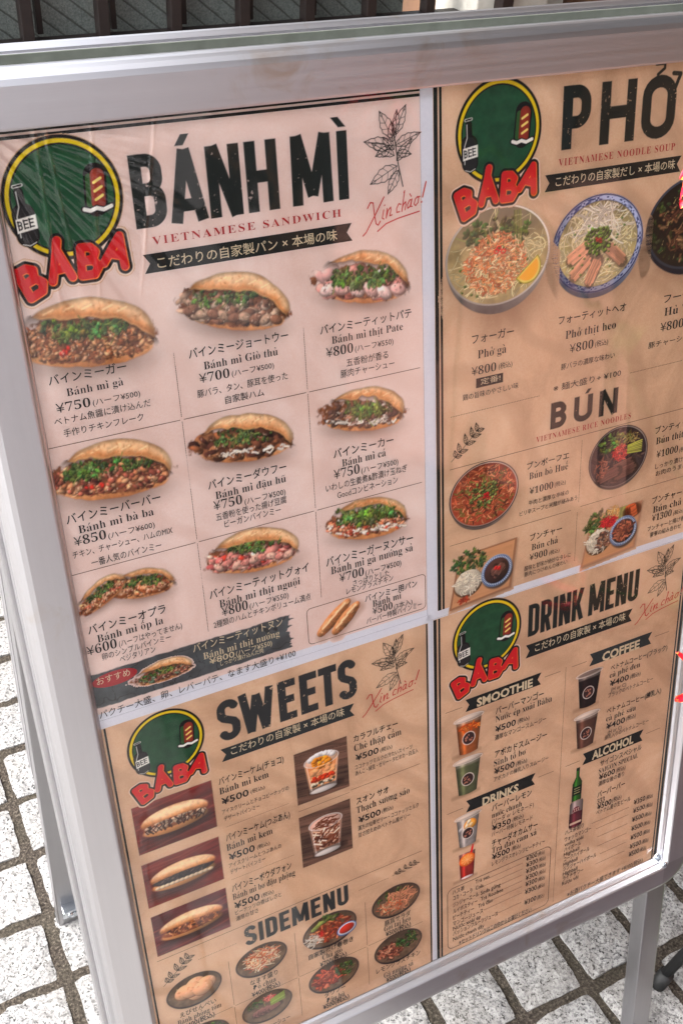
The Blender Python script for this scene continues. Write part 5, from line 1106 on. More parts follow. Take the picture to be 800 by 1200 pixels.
# ---- text
STY_T = dict(p=(.005, 'soft', .80), q=(.003, 'soft', .88), j=(0, 'soft', .88), n=(.009, 'ink', .88), l=(.010, 'soft', .85), y=(.014, 'soft', .80), c=(.006, 'cream', .88), cl=(.010, 'cream', .85), cb=(.035, 'cream', .73), w=(0, 'cream', .88), r=(0, 'red', .73))
TEXT = {'banh': {'ground chicken sandwich': [('バインミーガー', -277.3, 262.2, 50.4, 6.7, 'n'), ('Bánh mì gà', -267.4, 253.1, 37.1, 5.3, 'l'), ('¥750', -275.6, 243.3, 22.1, 6.2, 'y'), ('(ハーフ¥500)', -252.0, 243.3, 31.7, 4.6, 'j'), ('ベトナム魚醤に漬け込んだ', -278.2, 235.2, 64.0, 5.2, 'j'), ('手作りチキンフレーク', -273.7, 226.4, 53.4, 5.2, 'j')],
  'head cheese ham sandwich': [('バインミージョートウー', -184.3, 261.8, 72.1, 7.0, 'n'), ('Bánh mì Giò thủ', -174.8, 252.4, 54.0, 5.6, 'l'), ('¥700', -178.9, 243.6, 21.6, 6.5, 'y'), ('(ハーフ¥500)', -155.7, 243.6, 31.3, 4.8, 'j'), ('豚バラ、タン、豚耳を使った', -181.5, 233.7, 66.7, 5.5, 'j'), ('自家製ハム', -162.3, 225.3, 28.9, 5.5, 'j')],
  'roast pork and pate sandwich': [('バインミーティットパテ', -87.8, 260.6, 73.2, 6.8, 'n'), ('Bánh mì thịt Pate', -79.3, 252.4, 57.4, 5.6, 'l'), ('¥800', -84.2, 243.3, 21.4, 6.9, 'y'), ('(ハーフ¥550)', -61.4, 243.1, 31.4, 5.1, 'j'), ('五香粉が香る', -68.8, 233.6, 34.2, 5.7, 'j'), ('豚肉チャーシュー', -73.7, 226.0, 44.0, 5.8, 'j')],
  'mixed chicken and pork sandwich': [('バインミーバーバー', -282.1, 164.9, 65.6, 7.5, 'n'), ('Bánh mì bà ba', -275.3, 156.2, 52.6, 6.0, 'l'), ('¥850', -279.6, 147.5, 22.0, 6.9, 'y'), ('(ハーフ¥600)', -256.3, 146.6, 33.1, 5.1, 'j'), ('チキン、チャーシュー、ハムのMIX', -282.1, 138.7, 70.9, 5.5, 'j'), ('一番人気のバインミー', -270.7, 129.1, 50.1, 5.9, 'j')],
  'fried tofu sandwich': [('バインミーダウフー', -181.5, 164.7, 60.3, 7.2, 'n'), ('Bánh mì đậu hũ', -176.9, 156.1, 54.6, 6.0, 'l'), ('¥750', -179.2, 147.6, 21.8, 7.3, 'y'), ('(ハーフ¥500)', -155.7, 146.0, 32.3, 5.4, 'j'), ('五香粉を使った揚げ豆腐', -178.4, 139.2, 55.2, 5.7, 'j'), ('ビーガンバインミー', -172.6, 132.2, 44.3, 5.8, 'j')],
  'sardine and onion sandwich': [('バインミーカー', -83.0, 164.8, 50.6, 7.6, 'n'), ('Bánh mì cá', -76.4, 156.6, 37.1, 6.2, 'l'), ('¥750', -83.6, 148.0, 21.6, 7.6, 'y'), ('(ハーフ¥500)', -60.6, 147.0, 31.9, 5.6, 'j'), ('いわしの生姜煮&酢漬け玉ねぎ', -90.9, 139.3, 69.8, 6.0, 'j'), ('Goodコンビネーション', -81.7, 131.5, 52.1, 6.1, 'j')],
  'fried egg sandwich': [('バインミーオプラ', -281.3, 76.9, 57.2, 7.6, 'n'), ('Bánh mì ốp la', -276.0, 68.5, 48.9, 6.3, 'l'), ('¥600', -284.6, 60.0, 21.6, 7.6, 'y'), ('(ハーフはやってません)', -261.5, 59.7, 47.8, 5.7, 'j'), ('卵のシンプルバインミー', -274.9, 52.9, 51.7, 5.7, 'j'), ('ベジタリアン', -262.8, 46.6, 27.0, 5.7, 'j')],
  'ham and chicken sandwich': [('バインミーティットグォイ', -190.2, 77.0, 80.9, 8.0, 'n'), ('Bánh mì thịt nguội', -183.4, 67.7, 66.0, 6.6, 'l'), ('¥800', -182.3, 59.4, 20.9, 8.0, 'y'), ('(ハーフ¥550)', -160.0, 58.7, 32.3, 5.9, 'j'), ('2種類のハムとチキンボリューム満点', -189.7, 51.5, 80.3, 6.0, 'j')],
  'lemongrass chicken sandwich': [('バインミーガーヌンサー', -94.4, 75.9, 77.1, 8.3, 'n'), ('Bánh mì gà nướng sả', -90.8, 68.0, 73.3, 6.9, 'l'), ('¥700', -83.9, 58.8, 21.5, 7.6, 'y'), ('(ハーフ¥500)', -60.9, 57.6, 32.4, 6.2, 'j'), ('さっぱりとした', -72.4, 51.6, 32.7, 5.8, 'j'), ('レモングラスチキン', -78.5, 46.0, 42.2, 5.9, 'j')],
  'plain baguettes': [('バインミー用パン', -62.5, 33.7, 48.3, 6.4, 'n'), ('Bánh mì', -55.8, 26.9, 26.4, 6.4, 'l'), ('¥500', -56.1, 19.7, 18.5, 6.5, 'y'), ('(3本入)', -36.3, 18.4, 17.3, 5.3, 'j'), ('バーバー特製バインミー', -61.9, 12.7, 51.7, 5.7, 'j')],
  'recommended grilled pork sandwich': [('おすすめ', -281.9, 33.4, 24.9, 6.4, 'w'), ('バインミーティットヌン', -207.9, 36.0, 73.4, 7.5, 'c'), ('Bánh mì thịt nướng', -200.7, 27.2, 62.8, 6.1, 'cl'), ('¥800', -196.6, 20.9, 20.5, 6.8, 'c'), ('(ハーフ¥550)', -174.9, 20.9, 30.1, 5.4, 'c'), ('しっかり漬け込んだ肉', -188.1, 17.0, 35.6, 4.2, 'c')],
  '_note': [('※パクチー大盛、卵、レバーパテ、なます大盛り+¥100', -288.6, 4.1, 162.8, 6.8, 'j')],
  '_sub': [('VIETNAMESE SANDWICH', -199.2, 339.2, 132.0, 5.1, 'r')],
  '_rib': [('こだわりの自家製パン × 本場の味', -197.8, 324.3, 126.8, 7.1, 'c')]},
 'pho': {'_sub': [('VIETNAMESE NOODLE SOUP', 111.3, 351.5, 109.9, 5.3, 'r')],
  '_rib': [('こだわりの自家製だし × 本場の味', 109.3, 337.5, 113.6, 6.9, 'c')],
  '_sub2': [('VIETNAMESE RICE NOODLES', 100.4, 134.6, 98.0, 5.1, 'r')],
  '_note': [('※ 麺大盛り+ ¥100', 115.5, 175.5, 68.8, 6.0, 'j')],
  'shredded chicken noodle bowl': [('フォーガー', 37.4, 230.3, 38.1, 7.4, 'n'), ('Phở gà', 42.8, 217.8, 26.1, 6.8, 'l'), ('¥800', 37.3, 204.9, 22.5, 6.9, 'y'), ('(税込)', 62.1, 205.5, 12.7, 4.9, 'j'), ('定番!', 45.7, 196.2, 18.2, 4.9, 'w'), ('鶏の旨味のやさしい味', 29.4, 186.3, 51.7, 5.0, 'j')],
  'sliced pork noodle bowl': [('フォーティットヘオ', 117.7, 231.0, 66.8, 7.0, 'n'), ('Phở thịt heo', 125.0, 218.0, 50.4, 6.8, 'l'), ('¥800', 129.9, 205.5, 23.5, 7.2, 'y'), ('(税込)', 155.2, 205.8, 13.2, 5.1, 'j'), ('豚バラの濃厚な味わい', 122.2, 192.8, 54.0, 5.1, 'j')],
  'dark roast pork noodle bowl': [('フーティウ', 223.9, 230.2, 48.9, 7.4, 'n'), ('Hủ Tiếu', 225.6, 219.1, 41.3, 7.1, 'l'), ('¥800', 222.9, 206.1, 25.0, 7.5, 'y'), ('豚チャーシューのせ', 211.5, 193.7, 66.5, 5.3, 'j')],
  'spicy beef noodle bowl': [('ブンボーフエ', 91.9, 112.3, 42.9, 6.3, 'n'), ('Bún bò Huế', 94.5, 102.6, 39.7, 6.4, 'l'), ('¥1000', 95.4, 88.5, 24.2, 6.4, 'y'), ('(税込)', 121.1, 89.1, 11.6, 4.5, 'j'), ('牛肉と濃厚な辛味の', 94.9, 78.4, 41.6, 4.5, 'j'), ('ピリ辛スープと米麺が絡みあう', 85.9, 70.7, 59.9, 4.5, 'j')],
  'grilled pork dry noodle bowl': [('ブンティットヌン', 227.4, 112.9, 60.0, 6.7, 'n'), ('Bún thịt nướng', 229.5, 102.5, 57.4, 6.7, 'l'), ('¥1000', 231.5, 89.0, 24.5, 6.8, 'y'), ('(税込)', 257.6, 88.2, 13.0, 4.7, 'j'), ('しっかり漬け込んだ', 231.2, 78.2, 48.7, 5.2, 'j'), ('お肉のうまみと', 232.6, 71.1, 42.3, 5.2, 'j')],
  'dipping noodles on a wooden tray': [('ブンチャー', 97.6, 43.7, 33.6, 6.7, 'n'), ('Bún chả', 99.6, 33.8, 27.6, 6.4, 'l'), ('¥900', 97.8, 24.2, 18.7, 6.4, 'y'), ('(税込)', 118.4, 23.9, 11.2, 4.3, 'j'), ('酸味と甘味が絶妙なタレに', 92.7, 15.4, 49.5, 4.8, 'j'), ('豚肉につけめんの味わい', 92.9, 9.4, 45.9, 4.8, 'j')],
  'dipping noodles and fried rolls on a tray': [('ブンチャーゾー', 231.3, 43.5, 49.2, 7.1, 'n'), ('Bún chả giò', 233.3, 33.9, 48.6, 6.8, 'l'), ('¥1300', 233.0, 25.1, 23.1, 6.8, 'y'), ('(税込)', 258.2, 25.0, 12.3, 4.6, 'j'), ('ブンチャーと揚げ春巻', 228.8, 16.1, 49.1, 5.0, 'j'), ('豪華の組み合わせ', 232.6, 8.9, 36.8, 5.1, 'j')]},
 'sweets': {'_rib': [('こだわりの自家製 × 本場の味', -188.2, -69.4, 101.7, 8.0, 'c')],
  'chocolate ice cream bun': [('バインミーケム(チョコ)', -201.5, -95.2, 57.4, 7.7, 'n'), ('Bánh mì kem', -201.9, -104.8, 43.3, 6.9, 'l'), ('¥500', -201.2, -116.1, 23.9, 7.8, 'y'), ('(税込)', -175.6, -115.4, 12.6, 4.4, 'j'), ('アイスクリームとチョコピーナッツの', -201.8, -125.8, 59.9, 4.9, 'j'), ('デザートバインミー', -200.9, -133.4, 31.7, 4.9, 'j')],
  'sweet bean ice cream bun': [('バインミーケム(つぶあん)', -201.4, -155.7, 58.3, 8.2, 'n'), ('Bánh mì kem', -202.0, -165.8, 41.8, 7.3, 'l'), ('¥500', -201.1, -177.1, 23.7, 8.3, 'y'), ('(税込)', -175.5, -176.7, 11.8, 4.6, 'j'), ('アイスクリームとつぶあんの', -201.8, -185.1, 48.3, 5.1, 'j'), ('デザートバインミー', -201.3, -192.5, 32.0, 5.2, 'j')],
  'peanut butter bun': [('バインミーボウダフォン', -201.8, -213.0, 55.6, 8.6, 'n'), ('Bánh mì bơ đậu phộng', -202.1, -222.4, 58.8, 7.3, 'l'), ('¥500', -201.8, -233.5, 23.7, 8.7, 'y'), ('(税込)', -176.4, -232.9, 11.6, 4.9, 'j'), ('ピーナッツの香ばしさと', -201.7, -240.3, 43.7, 5.4, 'j'), ('濃厚の甘さ', -201.8, -247.7, 21.0, 5.4, 'j')],
  'orange fruit dessert in a glass': [('カラフルチェー', -79.4, -101.1, 43.2, 7.2, 'n'), ('Chè thập cẩm', -79.3, -111.2, 46.3, 7.3, 'l'), ('¥500', -78.5, -122.0, 22.6, 7.4, 'y'), ('(税込)', -54.4, -122.3, 11.9, 4.6, 'j'), ('ココナッツミルクの冷たいスイーツ', -79.5, -131.1, 57.2, 5.1, 'j'), ('あんこ・緑豆・ゼリー・タピオカ・白玉入', -79.3, -137.8, 62.8, 5.2, 'j')],
  'brown jelly dessert in a glass': [('スオン サオ', -79.9, -170.3, 32.5, 7.7, 'n'), ('Thạch sương sáo', -80.3, -180.4, 54.0, 7.8, 'l'), ('¥500', -79.0, -192.3, 22.6, 7.9, 'y'), ('(税込)', -55.1, -191.4, 11.4, 5.0, 'j'), ('漢方の仙草ゼリー・ココナッツミルク', -79.8, -201.0, 62.7, 5.5, 'j'), ('甘さ控えめのベトナム風ゼリー', -79.8, -208.8, 53.4, 5.5, 'j')],
  'pale shrimp crackers': [('えびせんべい', -263.7, -333.7, 34.1, 6.2, 'n'), ('Bánh phồng tôm', -266.6, -341.9, 41.2, 6.3, 'l'), ('¥400(税込)', -261.9, -349.4, 29.2, 6.3, 'y')],
  'pickled carrot salad': [('なます盛り', -196.4, -332.5, 27.3, 6.4, 'n'), ('Đồ chua', -194.1, -340.4, 22.5, 6.4, 'l'), ('¥400(税込)', -196.2, -347.9, 28.1, 6.5, 'y')],
  'spring rolls with dip': [('自家製揚げ春巻き', -137.6, -332.9, 46.6, 6.6, 'n'), ('Chả giò', -124.0, -340.5, 20.7, 6.6, 'l'), ('¥700(税込)', -127.0, -348.4, 28.2, 6.7, 'y')],
  'pig ear salad': [('豚耳サラダ', -57.1, -332.6, 28.5, 6.8, 'n'), ('Gỏi tai heo', -58.0, -339.5, 29.3, 6.8, 'l'), ('¥500(税込)', -56.4, -347.2, 27.8, 6.8, 'y')],
  'red tofu dish': [('ダウフー', -124.8, -391.8, 22.2, 6.9, 'n'), ('Đậu hũ', -123.2, -400.8, 19.4, 7.0, 'l'), ('¥500(税込)', -127.4, -407.0, 28.2, 7.0, 'y')],
  'lemongrass chicken plate': [('レモングラスチキン', -68.5, -392.1, 49.7, 7.1, 'n'), ('Gà nướng sả', -60.4, -402.6, 33.2, 7.2, 'l'), ('¥500(税込)', -58.1, -410.0, 27.8, 7.2, 'y')],
  'roast pork plate': [('豚チャーシュー', -192.5, -397.9, 30.6, 6.8, 'n')]},
 'drink': {'_rib': [('こだわりの自家製 × 本場の味', 107.4, -73.5, 103.9, 8.6, 'c')],
  '_b1': [('SMOOTHIE', 45.2, -111.4, 61.2, 9.2, 'cb')],
  '_b2': [('DRINKS', 52.8, -231.2, 41.5, 9.7, 'cb')],
  '_b3': [('COFFEE', 186.8, -112.5, 45.3, 10.1, 'cb')],
  '_b4': [('ALCOHOL', 183.1, -230.1, 52.6, 10.7, 'cb')],
  'mango smoothie': [('バーバーマンゴー', 65.8, -128.5, 53.9, 8.4, 'n'), ('Nước ép xoài Bàba', 65.9, -137.3, 63.6, 7.2, 'l'), ('¥500', 65.7, -149.1, 23.1, 8.0, 'y'), ('(税込)', 90.7, -148.6, 13.3, 5.5, 'j'), ('濃厚なマンゴースムージー', 65.5, -158.2, 58.2, 6.1, 'j')],
  'avocado smoothie': [('アボカドスムージー', 65.9, -178.8, 59.7, 8.3, 'n'), ('Sinh tố bơ', 65.1, -188.8, 36.7, 7.5, 'l'), ('¥500', 65.3, -199.0, 23.5, 8.4, 'y'), ('(税込)', 90.3, -199.3, 12.9, 5.8, 'j'), ('アボカドの練乳入りスムージー', 65.5, -207.5, 63.2, 5.8, 'j')],
  'lemon soda': [('バーバーレモン', 63.8, -243.8, 46.5, 8.7, 'n'), ('nước chanh', 64.0, -252.4, 35.0, 6.9, 'l'), ('(ソーダ or レモネード)', 64.1, -260.0, 49.3, 6.7, 'j'), ('¥350', 64.3, -269.2, 22.1, 8.3, 'y'), ('(税込)', 88.3, -268.3, 13.2, 5.6, 'j'), ('バーバー特製レモネード', 64.0, -276.4, 48.6, 6.2, 'j')],
  'red orange peach tea': [('チャーダオカムサー', 64.6, -289.8, 54.7, 9.1, 'n'), ('Trà đào cam xả', 64.8, -298.6, 53.5, 7.8, 'l'), ('¥500', 64.9, -307.5, 21.4, 8.6, 'y'), ('(税込)', 88.4, -306.6, 10.8, 5.8, 'j'), ('レモングラスオレンジピーチティー', 65.1, -315.7, 64.4, 6.4, 'j')],
  'black iced coffee': [('ベトナムコーヒー(ブラック)', 198.3, -127.6, 70.4, 6.8, 'n'), ('cà phê đen', 197.8, -135.9, 37.5, 6.6, 'l'), ('¥400', 198.7, -146.5, 23.4, 7.9, 'y'), ('(税込)', 224.1, -146.7, 12.7, 5.8, 'j'), ('(H or C)', 201.1, -153.2, 18.4, 5.3, 'j'), ('ブラックのベトナムコーヒー', 197.9, -159.6, 56.1, 5.9, 'j')],
  'milk iced coffee': [('ベトナムコーヒー(練乳入)', 197.7, -179.1, 68.9, 7.1, 'n'), ('cà phê sữa', 197.6, -188.4, 37.3, 6.9, 'l'), ('¥400', 198.4, -198.7, 23.7, 8.2, 'y'), ('(税込)', 223.5, -197.7, 12.3, 6.1, 'j'), ('(H or C)', 201.1, -205.5, 17.5, 5.5, 'j'), ('練乳入りのベトナムコーヒー', 197.6, -211.7, 55.9, 6.1, 'j')],
  'green beer bottle': [('サイゴンスペシャル', 194.4, -243.8, 53.4, 8.0, 'n'), ('SAIGON SPECIAL', 193.3, -252.5, 50.6, 6.3, 'l'), ('¥600', 194.0, -261.3, 20.6, 8.1, 'y'), ('(税込)', 216.0, -261.5, 12.3, 6.4, 'j'), ('濃厚な後の香り', 194.0, -269.6, 33.3, 6.4, 'j')],
  'purple beer can': [('バーバーバー', 194.0, -284.9, 35.7, 8.3, 'n'), ('333', 194.2, -293.3, 9.7, 6.5, 'l'), ('¥500', 194.8, -301.3, 18.6, 8.4, 'y'), ('(税込)', 214.5, -300.1, 11.9, 6.6, 'j'), ('ベトナム産の生ビール', 194.2, -308.5, 45.1, 6.7, 'j')],
  '_softlist': [('ハス茶', 19.1, -331.1, 13.9, 6.3, 'q'), ('Trà sen', 45.8, -330.1, 16.2, 6.4, 'q'), ('コカ・コーラ', 19.7, -339.0, 22.4, 6.4, 'q'), ('Cola', 46.1, -338.6, 9.1, 6.4, 'q'), ('ジンジャーエール', 19.7, -348.2, 30.0, 6.5, 'q'), ('Soda gừng', 52.3, -348.4, 23.7, 6.5, 'q'), ('ルイボスティー', 19.7, -357.1, 28.7, 6.5, 'q'), ('Trà Rooibos', 52.4, -357.0, 26.9, 6.6, 'q'), ('ピーチティー', 19.7, -365.6, 24.7, 6.5, 'q'), ('Trà đào', 49.5, -365.3, 17.5, 6.6, 'q'), ('マンゴージュース', 19.6, -374.2, 35.8, 6.6, 'q'), ('Nước xoài ép', 19.6, -381.0, 33.1, 6.6, 'q'), ('パッションフルーツジュース', 19.6, -388.1, 54.1, 6.7, 'q'), ('Nước chanh dây', 19.6, -396.1, 37.5, 6.7, 'q'), ('※セットドリンクはこの中からお選びください', 26.8, -404.7, 89.2, 6.9, 'q'), ('¥300', 106.8, -329.6, 13.6, 7.5, 'p'), ('(税込)', 121.6, -329.6, 8.0, 5.5, 'q'), ('¥300', 107.1, -338.5, 14.4, 7.5, 'p'), ('(税込)', 122.7, -338.5, 8.5, 5.5, 'q'), ('¥300', 107.2, -347.3, 14.6, 7.6, 'p'), ('(税込)', 123.0, -347.6, 8.6, 5.6, 'q'), ('¥300', 107.2, -356.5, 14.8, 7.7, 'p'), ('(税込)', 123.3, -357.0, 8.7, 5.6, 'q'), ('¥300', 107.2, -365.6, 14.7, 7.7, 'p'), ('(税込)', 123.2, -366.1, 8.7, 5.7, 'q'), ('¥300', 106.8, -376.1, 14.9, 7.8, 'p'), ('(税込)', 123.0, -376.7, 8.8, 5.7, 'q'), ('¥300', 106.8, -391.4, 15.0, 7.9, 'p'), ('(税込)', 123.1, -391.9, 8.8, 5.8, 'q')],
  '_alclist': [('ハス茶割り', 154.7, -317.1, 23.9, 6.3, 'q'), ('ウォッカマンゴー', 154.7, -326.4, 34.2, 6.4, 'q'), ('vodka xoài', 155.1, -333.3, 24.1, 6.4, 'q'), ('ハイボール', 155.0, -340.6, 21.5, 6.5, 'q'), ('Highball', 154.9, -347.1, 19.8, 6.5, 'q'), ('コークハイボール', 155.3, -354.3, 33.3, 6.6, 'q'), ('Highball', 155.2, -361.0, 18.2, 6.6, 'q'), ('ジンジャーハイボール', 155.3, -367.9, 43.3, 6.6, 'q'), ('Highball', 155.1, -374.8, 19.0, 6.7, 'q'), ('ライチサワー', 155.5, -381.7, 26.7, 6.7, 'q'), ('Rượu vải', 154.9, -388.3, 21.3, 6.7, 'q'), ('¥350', 244.6, -317.4, 15.4, 7.8, 'p'), ('(税込)', 261.3, -317.7, 9.1, 5.7, 'q'), ('¥500', 244.7, -329.3, 16.0, 7.8, 'p'), ('(税込)', 262.0, -329.6, 9.4, 5.8, 'q'), ('¥500', 244.5, -341.7, 15.9, 7.9, 'p'), ('(税込)', 261.7, -342.1, 9.4, 5.8, 'q'), ('¥500', 244.6, -354.5, 15.6, 8.0, 'p'), ('(税込)', 261.5, -354.7, 9.2, 5.9, 'q'), ('¥500', 244.6, -367.4, 16.1, 8.1, 'p'), ('(税込)', 262.1, -367.9, 9.5, 5.9, 'q'), ('¥500', 244.8, -380.4, 15.6, 8.2, 'p'), ('(税込)', 261.7, -380.7, 9.2, 6.0, 'q'), ('¥500', 244.5, -391.7, 14.4, 8.3, 'p'), ('(税込)', 260.1, -391.7, 8.5, 6.1, 'q'), ('※お酒パクチー大盛できます +¥100(税込)', 162.7, -408.6, 102.9, 7.2, 'j')]}}
import unicodedata
def curve_meshes(items):
    """items: list of (text, offset) -> list of (verts, faces)"""
    obs = []
    for s_, off in items:
        cu = bpy.data.curves.new("print_text", 'FONT'); cu.body = s_; cu.resolution_u = 2; cu.fill_mode = 'FRONT'; cu.offset = off
        o = bpy.data.objects.new("print_text", cu); COL.objects.link(o); obs.append(o)
    bpy.context.view_layer.update(); dg = bpy.context.evaluated_depsgraph_get(); res = []
    for o in obs:
        me = bpy.data.meshes.new_from_object(o.evaluated_get(dg)); n = len(me.vertices)
        co = np.empty(n * 3, np.float32); me.vertices.foreach_get("co", co); res.append((co.reshape(-1, 3), [tuple(p_.vertices) for p_ in me.polygons]))
        cu = o.data; bpy.data.objects.remove(o); bpy.data.curves.remove(cu); bpy.data.meshes.remove(me)
    return res
SERIF = {}
def serif_char(b):
    if 'A' <= b <= 'Z': return chr(0x1D400 + ord(b) - 65)
    if 'a' <= b <= 'z': return chr(0x1D41A + ord(b) - 97)
    if '0' <= b <= '9': return chr(0x1D7CE + ord(b) - 48)
    return b
def is_serif(key, st): return st in ('l', 'cl', 'r') or (st == 'y' and key in ('banh', 'pho')) or st == 'yc'
chs = sorted({unicodedata.normalize('NFD', 'd' if c == 'đ' else c)[0] for k_, e_ in TEXT.items() for ls in e_.values() for li in ls if is_serif(k_, li[5]) for c in li[0]} | {'H', 'x'})
ms = curve_meshes([(serif_char(c), -.0070) for c in chs] + [('|' + serif_char(c) + '|', 0) for c in chs] + [('||', 0)])
w0 = ms[-1][0][:, 0].max()
for i_, c in enumerate(chs): SERIF[c] = (ms[i_][0], ms[i_][1], ms[i_ + len(chs)][0][:, 0].max() - w0)
CAPH = SERIF['H'][0][:, 1].max(); XH = SERIF['x'][0][:, 1].max()
def serif_text(s_, track=0.0):
    V, F, x = [], [], 0.0
    def quad_(*p_):
        b_ = len(V); V.extend([(a_, c_, 0.00002) for a_, c_ in p_]); F.append((b_, b_ + 1, b_ + 2, b_ + 3))
    for ch in s_:
        nf = unicodedata.normalize('NFD', 'd' if ch == 'đ' else ch); base, marks = nf[0], nf[1:]
        co, fc, adv = SERIF[base]; b_ = len(V); V.extend([(a_ + x, c_, 0.0) for a_, c_, _ in co]); F.extend([tuple(i + b_ for i in f_) for f_ in fc])
        if len(co):
            cx = x + (co[:, 0].min() + co[:, 0].max()) / 2; xr = x + co[:, 0].max(); t = (CAPH if base.isupper() else XH) + .10
            if ch == 'đ': quad_((cx - .02, .55), (xr + .03, .55), (xr + .03, .605), (cx - .02, .605))
            for mk in marks:
                if mk == '\u0301': quad_((cx - .05, t), (cx + .0, t), (cx + .15, t + .17), (cx + .04, t + .17)); t += .17
                elif mk == '\u0300': quad_((cx + .0, t), (cx + .05, t), (cx - .04, t + .17), (cx - .15, t + .17)); t += .17
                elif mk == '\u0302': quad_((cx - .15, t), (cx - .08, t), (cx + .02, t + .13), (cx - .03, t + .15)); quad_((cx + .08, t), (cx + .15, t), (cx + .04, t + .15), (cx + .025, t + .12)); t += .15
                elif mk == '\u0303': quad_((cx - .16, t), (cx - .12, t), (cx - .05, t + .12), (cx - .09, t + .12)); quad_((cx - .05, t + .09), (cx + .05, t + .01), (cx + .08, t + .04), (cx - .04, t + .12)); quad_((cx + .06, t + .0), (cx + .10, t), (cx + .17, t + .12), (cx + .13, t + .12)); t += .14
                elif mk == '\u0309': quad_((cx - .07, t + .13), (cx + .07, t + .13), (cx + .08, t + .18), (cx - .06, t + .18)); quad_((cx - .02, t), (cx + .03, t), (cx + .08, t + .125), (cx + .03, t + .125)); t += .18
                elif mk == '\u0306': quad_((cx - .14, t + .12), (cx - .03, t), (cx + .0, t + .05), (cx - .09, t + .12)); quad_((cx + .0, t), (cx + .03, t), (cx + .14, t + .12), (cx + .09, t + .12)); t += .12
                elif mk == '\u0323': quad_((cx - .05, -.20), (cx + .05, -.20), (cx + .05, -.10), (cx - .05, -.10))
                elif mk == '\u031b': quad_((xr - .04, XH - .06), (xr + .03, XH - .02), (xr + .10, XH + .10), (xr + .03, XH + .10))
        x += adv + track
    return np.array(V, np.float32), F
jobs = []
for key, ents in TEXT.items():
    for ek, lines in ents.items():
        for li in lines: jobs.append([key, ek, li])
plain = [j_ for j_ in jobs if not is_serif(j_[0], j_[2][5])]
done = {id(j_): r_ for j_, r_ in zip(plain, curve_meshes([(j_[2][0], STY_T[j_[2][5]][0]) for j_ in plain]))}
groups = {}
for j_ in jobs:
    co, faces = done[id(j_)] if id(j_) in done else serif_text(j_[2][0], .12 if j_[2][5] == 'r' else .012)
    groups.setdefault((j_[0], j_[1]), []).append((j_[2], co, faces, id(j_) not in done))
MATS = ['ink', 'soft', 'cream', 'red']
def text_obj(key, ek, name, n=.45, parent=None, label=None):
    V, F, MI = [], [], []
    g = groups[(key, ek)]; cx = g[0][0][1] + g[0][0][3] / 2; cy = g[0][0][2]
    for (s_, x, y, w, h, st), co, faces, srf in g:
        off, mt, cap = STY_T[st]; cap = (.70 if st == 'l' else .70) if srf else cap; mn, mxx = co[:, 0].min(), co[:, 0].max()
        px_ = (co[:, 0] - mn) / (mxx - mn) * w + x; py_ = co[:, 1] * (h / cap) + y + (.05 * h if cap == .88 else 0)
        b_ = len(V); V += list(zip((px_ - cx) * MM, (py_ - cy) * MM, co[:, 2] if srf else [0.0] * len(px_))); F += [tuple(i + b_ for i in f) for f in faces]; MI += [MATS.index(mt)] * len(faces)
    me = bpy.data.meshes.new(name); me.from_pydata(V, [], F)
    for m_ in MATS: me.materials.append(M[m_])
    me.polygons.foreach_set("material_index", MI); me.update()
    return put(key, name, me, cx, cy, n, None, parent, label)

# ---- emblem, drawn once
emb = emblem().mesh("emblem")
for key, x, y, s_ in (('banh', -249.5, 374, 1.0), ('pho', 59, 381, 1.0), ('sweets', -238.5, -37, .86), ('drink', 55.5, -37.5, 1.0)):
    o = put(key, "emblem", emb, x, y, .3, M['kraft_print' if key != 'banh' else 'kraft_print']); o.scale = (s_, s_, 1)

DARK = c8(34, 38, 35)
def banner(key, spec, t, x0, x1, y0, y1, col=DARK, seed=1, speck=.55, name="headline"):
    cv = Cv(x1 - x0, y1 - y0, .42, (x0 + x1) / 2, (y0 + y1) / 2); headline(cv, spec, t, col, speck, seed)
    me = cv.mesh(name); o = put(key, name, me, 0, 0, .3, M['pale_print' if key == 'banh' else 'kraft_print']); return o
banner('banh', [('B', -208, -187, 350, 393.8), ('A', -185, -160.5, 350, 393.8), ('/', -178, -168, 396, 402.5), ('N', -159, -136.5, 350, 393.8), ('H', -133, -111, 350, 393.8), ('M', -101.5, -72.5, 350, 393.8), ('I', -68.3, -60.3, 350, 393.8), ('\\', -72, -61, 396, 402.5)], 7.6, -214, -52, 346, 406)
banner('pho', [('P', 113.3, 138.5, 362.5, 406.2), ('H', 147.5, 180, 362.5, 406.2), ('O', 186, 218.5, 361.5, 406.8), ('?', 197, 206, 407.2, 415), (',', 214, 221, 397, 407)], 8.8, 108, 230, 358, 418, seed=5)
banner('pho', [('B', 114, 130, 143, 166), ('U', 137.5, 156.5, 143, 166), ('/', 148, 154.5, 167.2, 171), ('N', 163.5, 183, 143, 166)], 5.2, 108, 190, 140, 174, seed=7)
banner('sweets', [('S', -196, -177.5, -54.5, -15.5), ('W', -177, -148, -54.5, -15.5), ('E', -144, -128.5, -54.5, -15.5), ('E', -125, -109.5, -54.5, -15.5), ('T', -108, -91.5, -54.5, -15.5), ('S', -90.5, -73.5, -54.5, -15.5)], 7.0, -200, -70, -58, -12, seed=9, speck=.9, col=c8(52, 54, 54))
banner('sweets', [(c, -195 + i * 12.9, -195 + i * 12.9 + w_, -282.5, -259.5) for i, (c, w_) in enumerate(zip("SIDEMENU", (11, 5, 11, 10, 14, 10, 11.5, 11.5)))], 4.2, -200, -84, -286, -256, seed=11, speck=.9, col=c8(52, 54, 54)) if False else None
xs_ = -196
sp_ = []
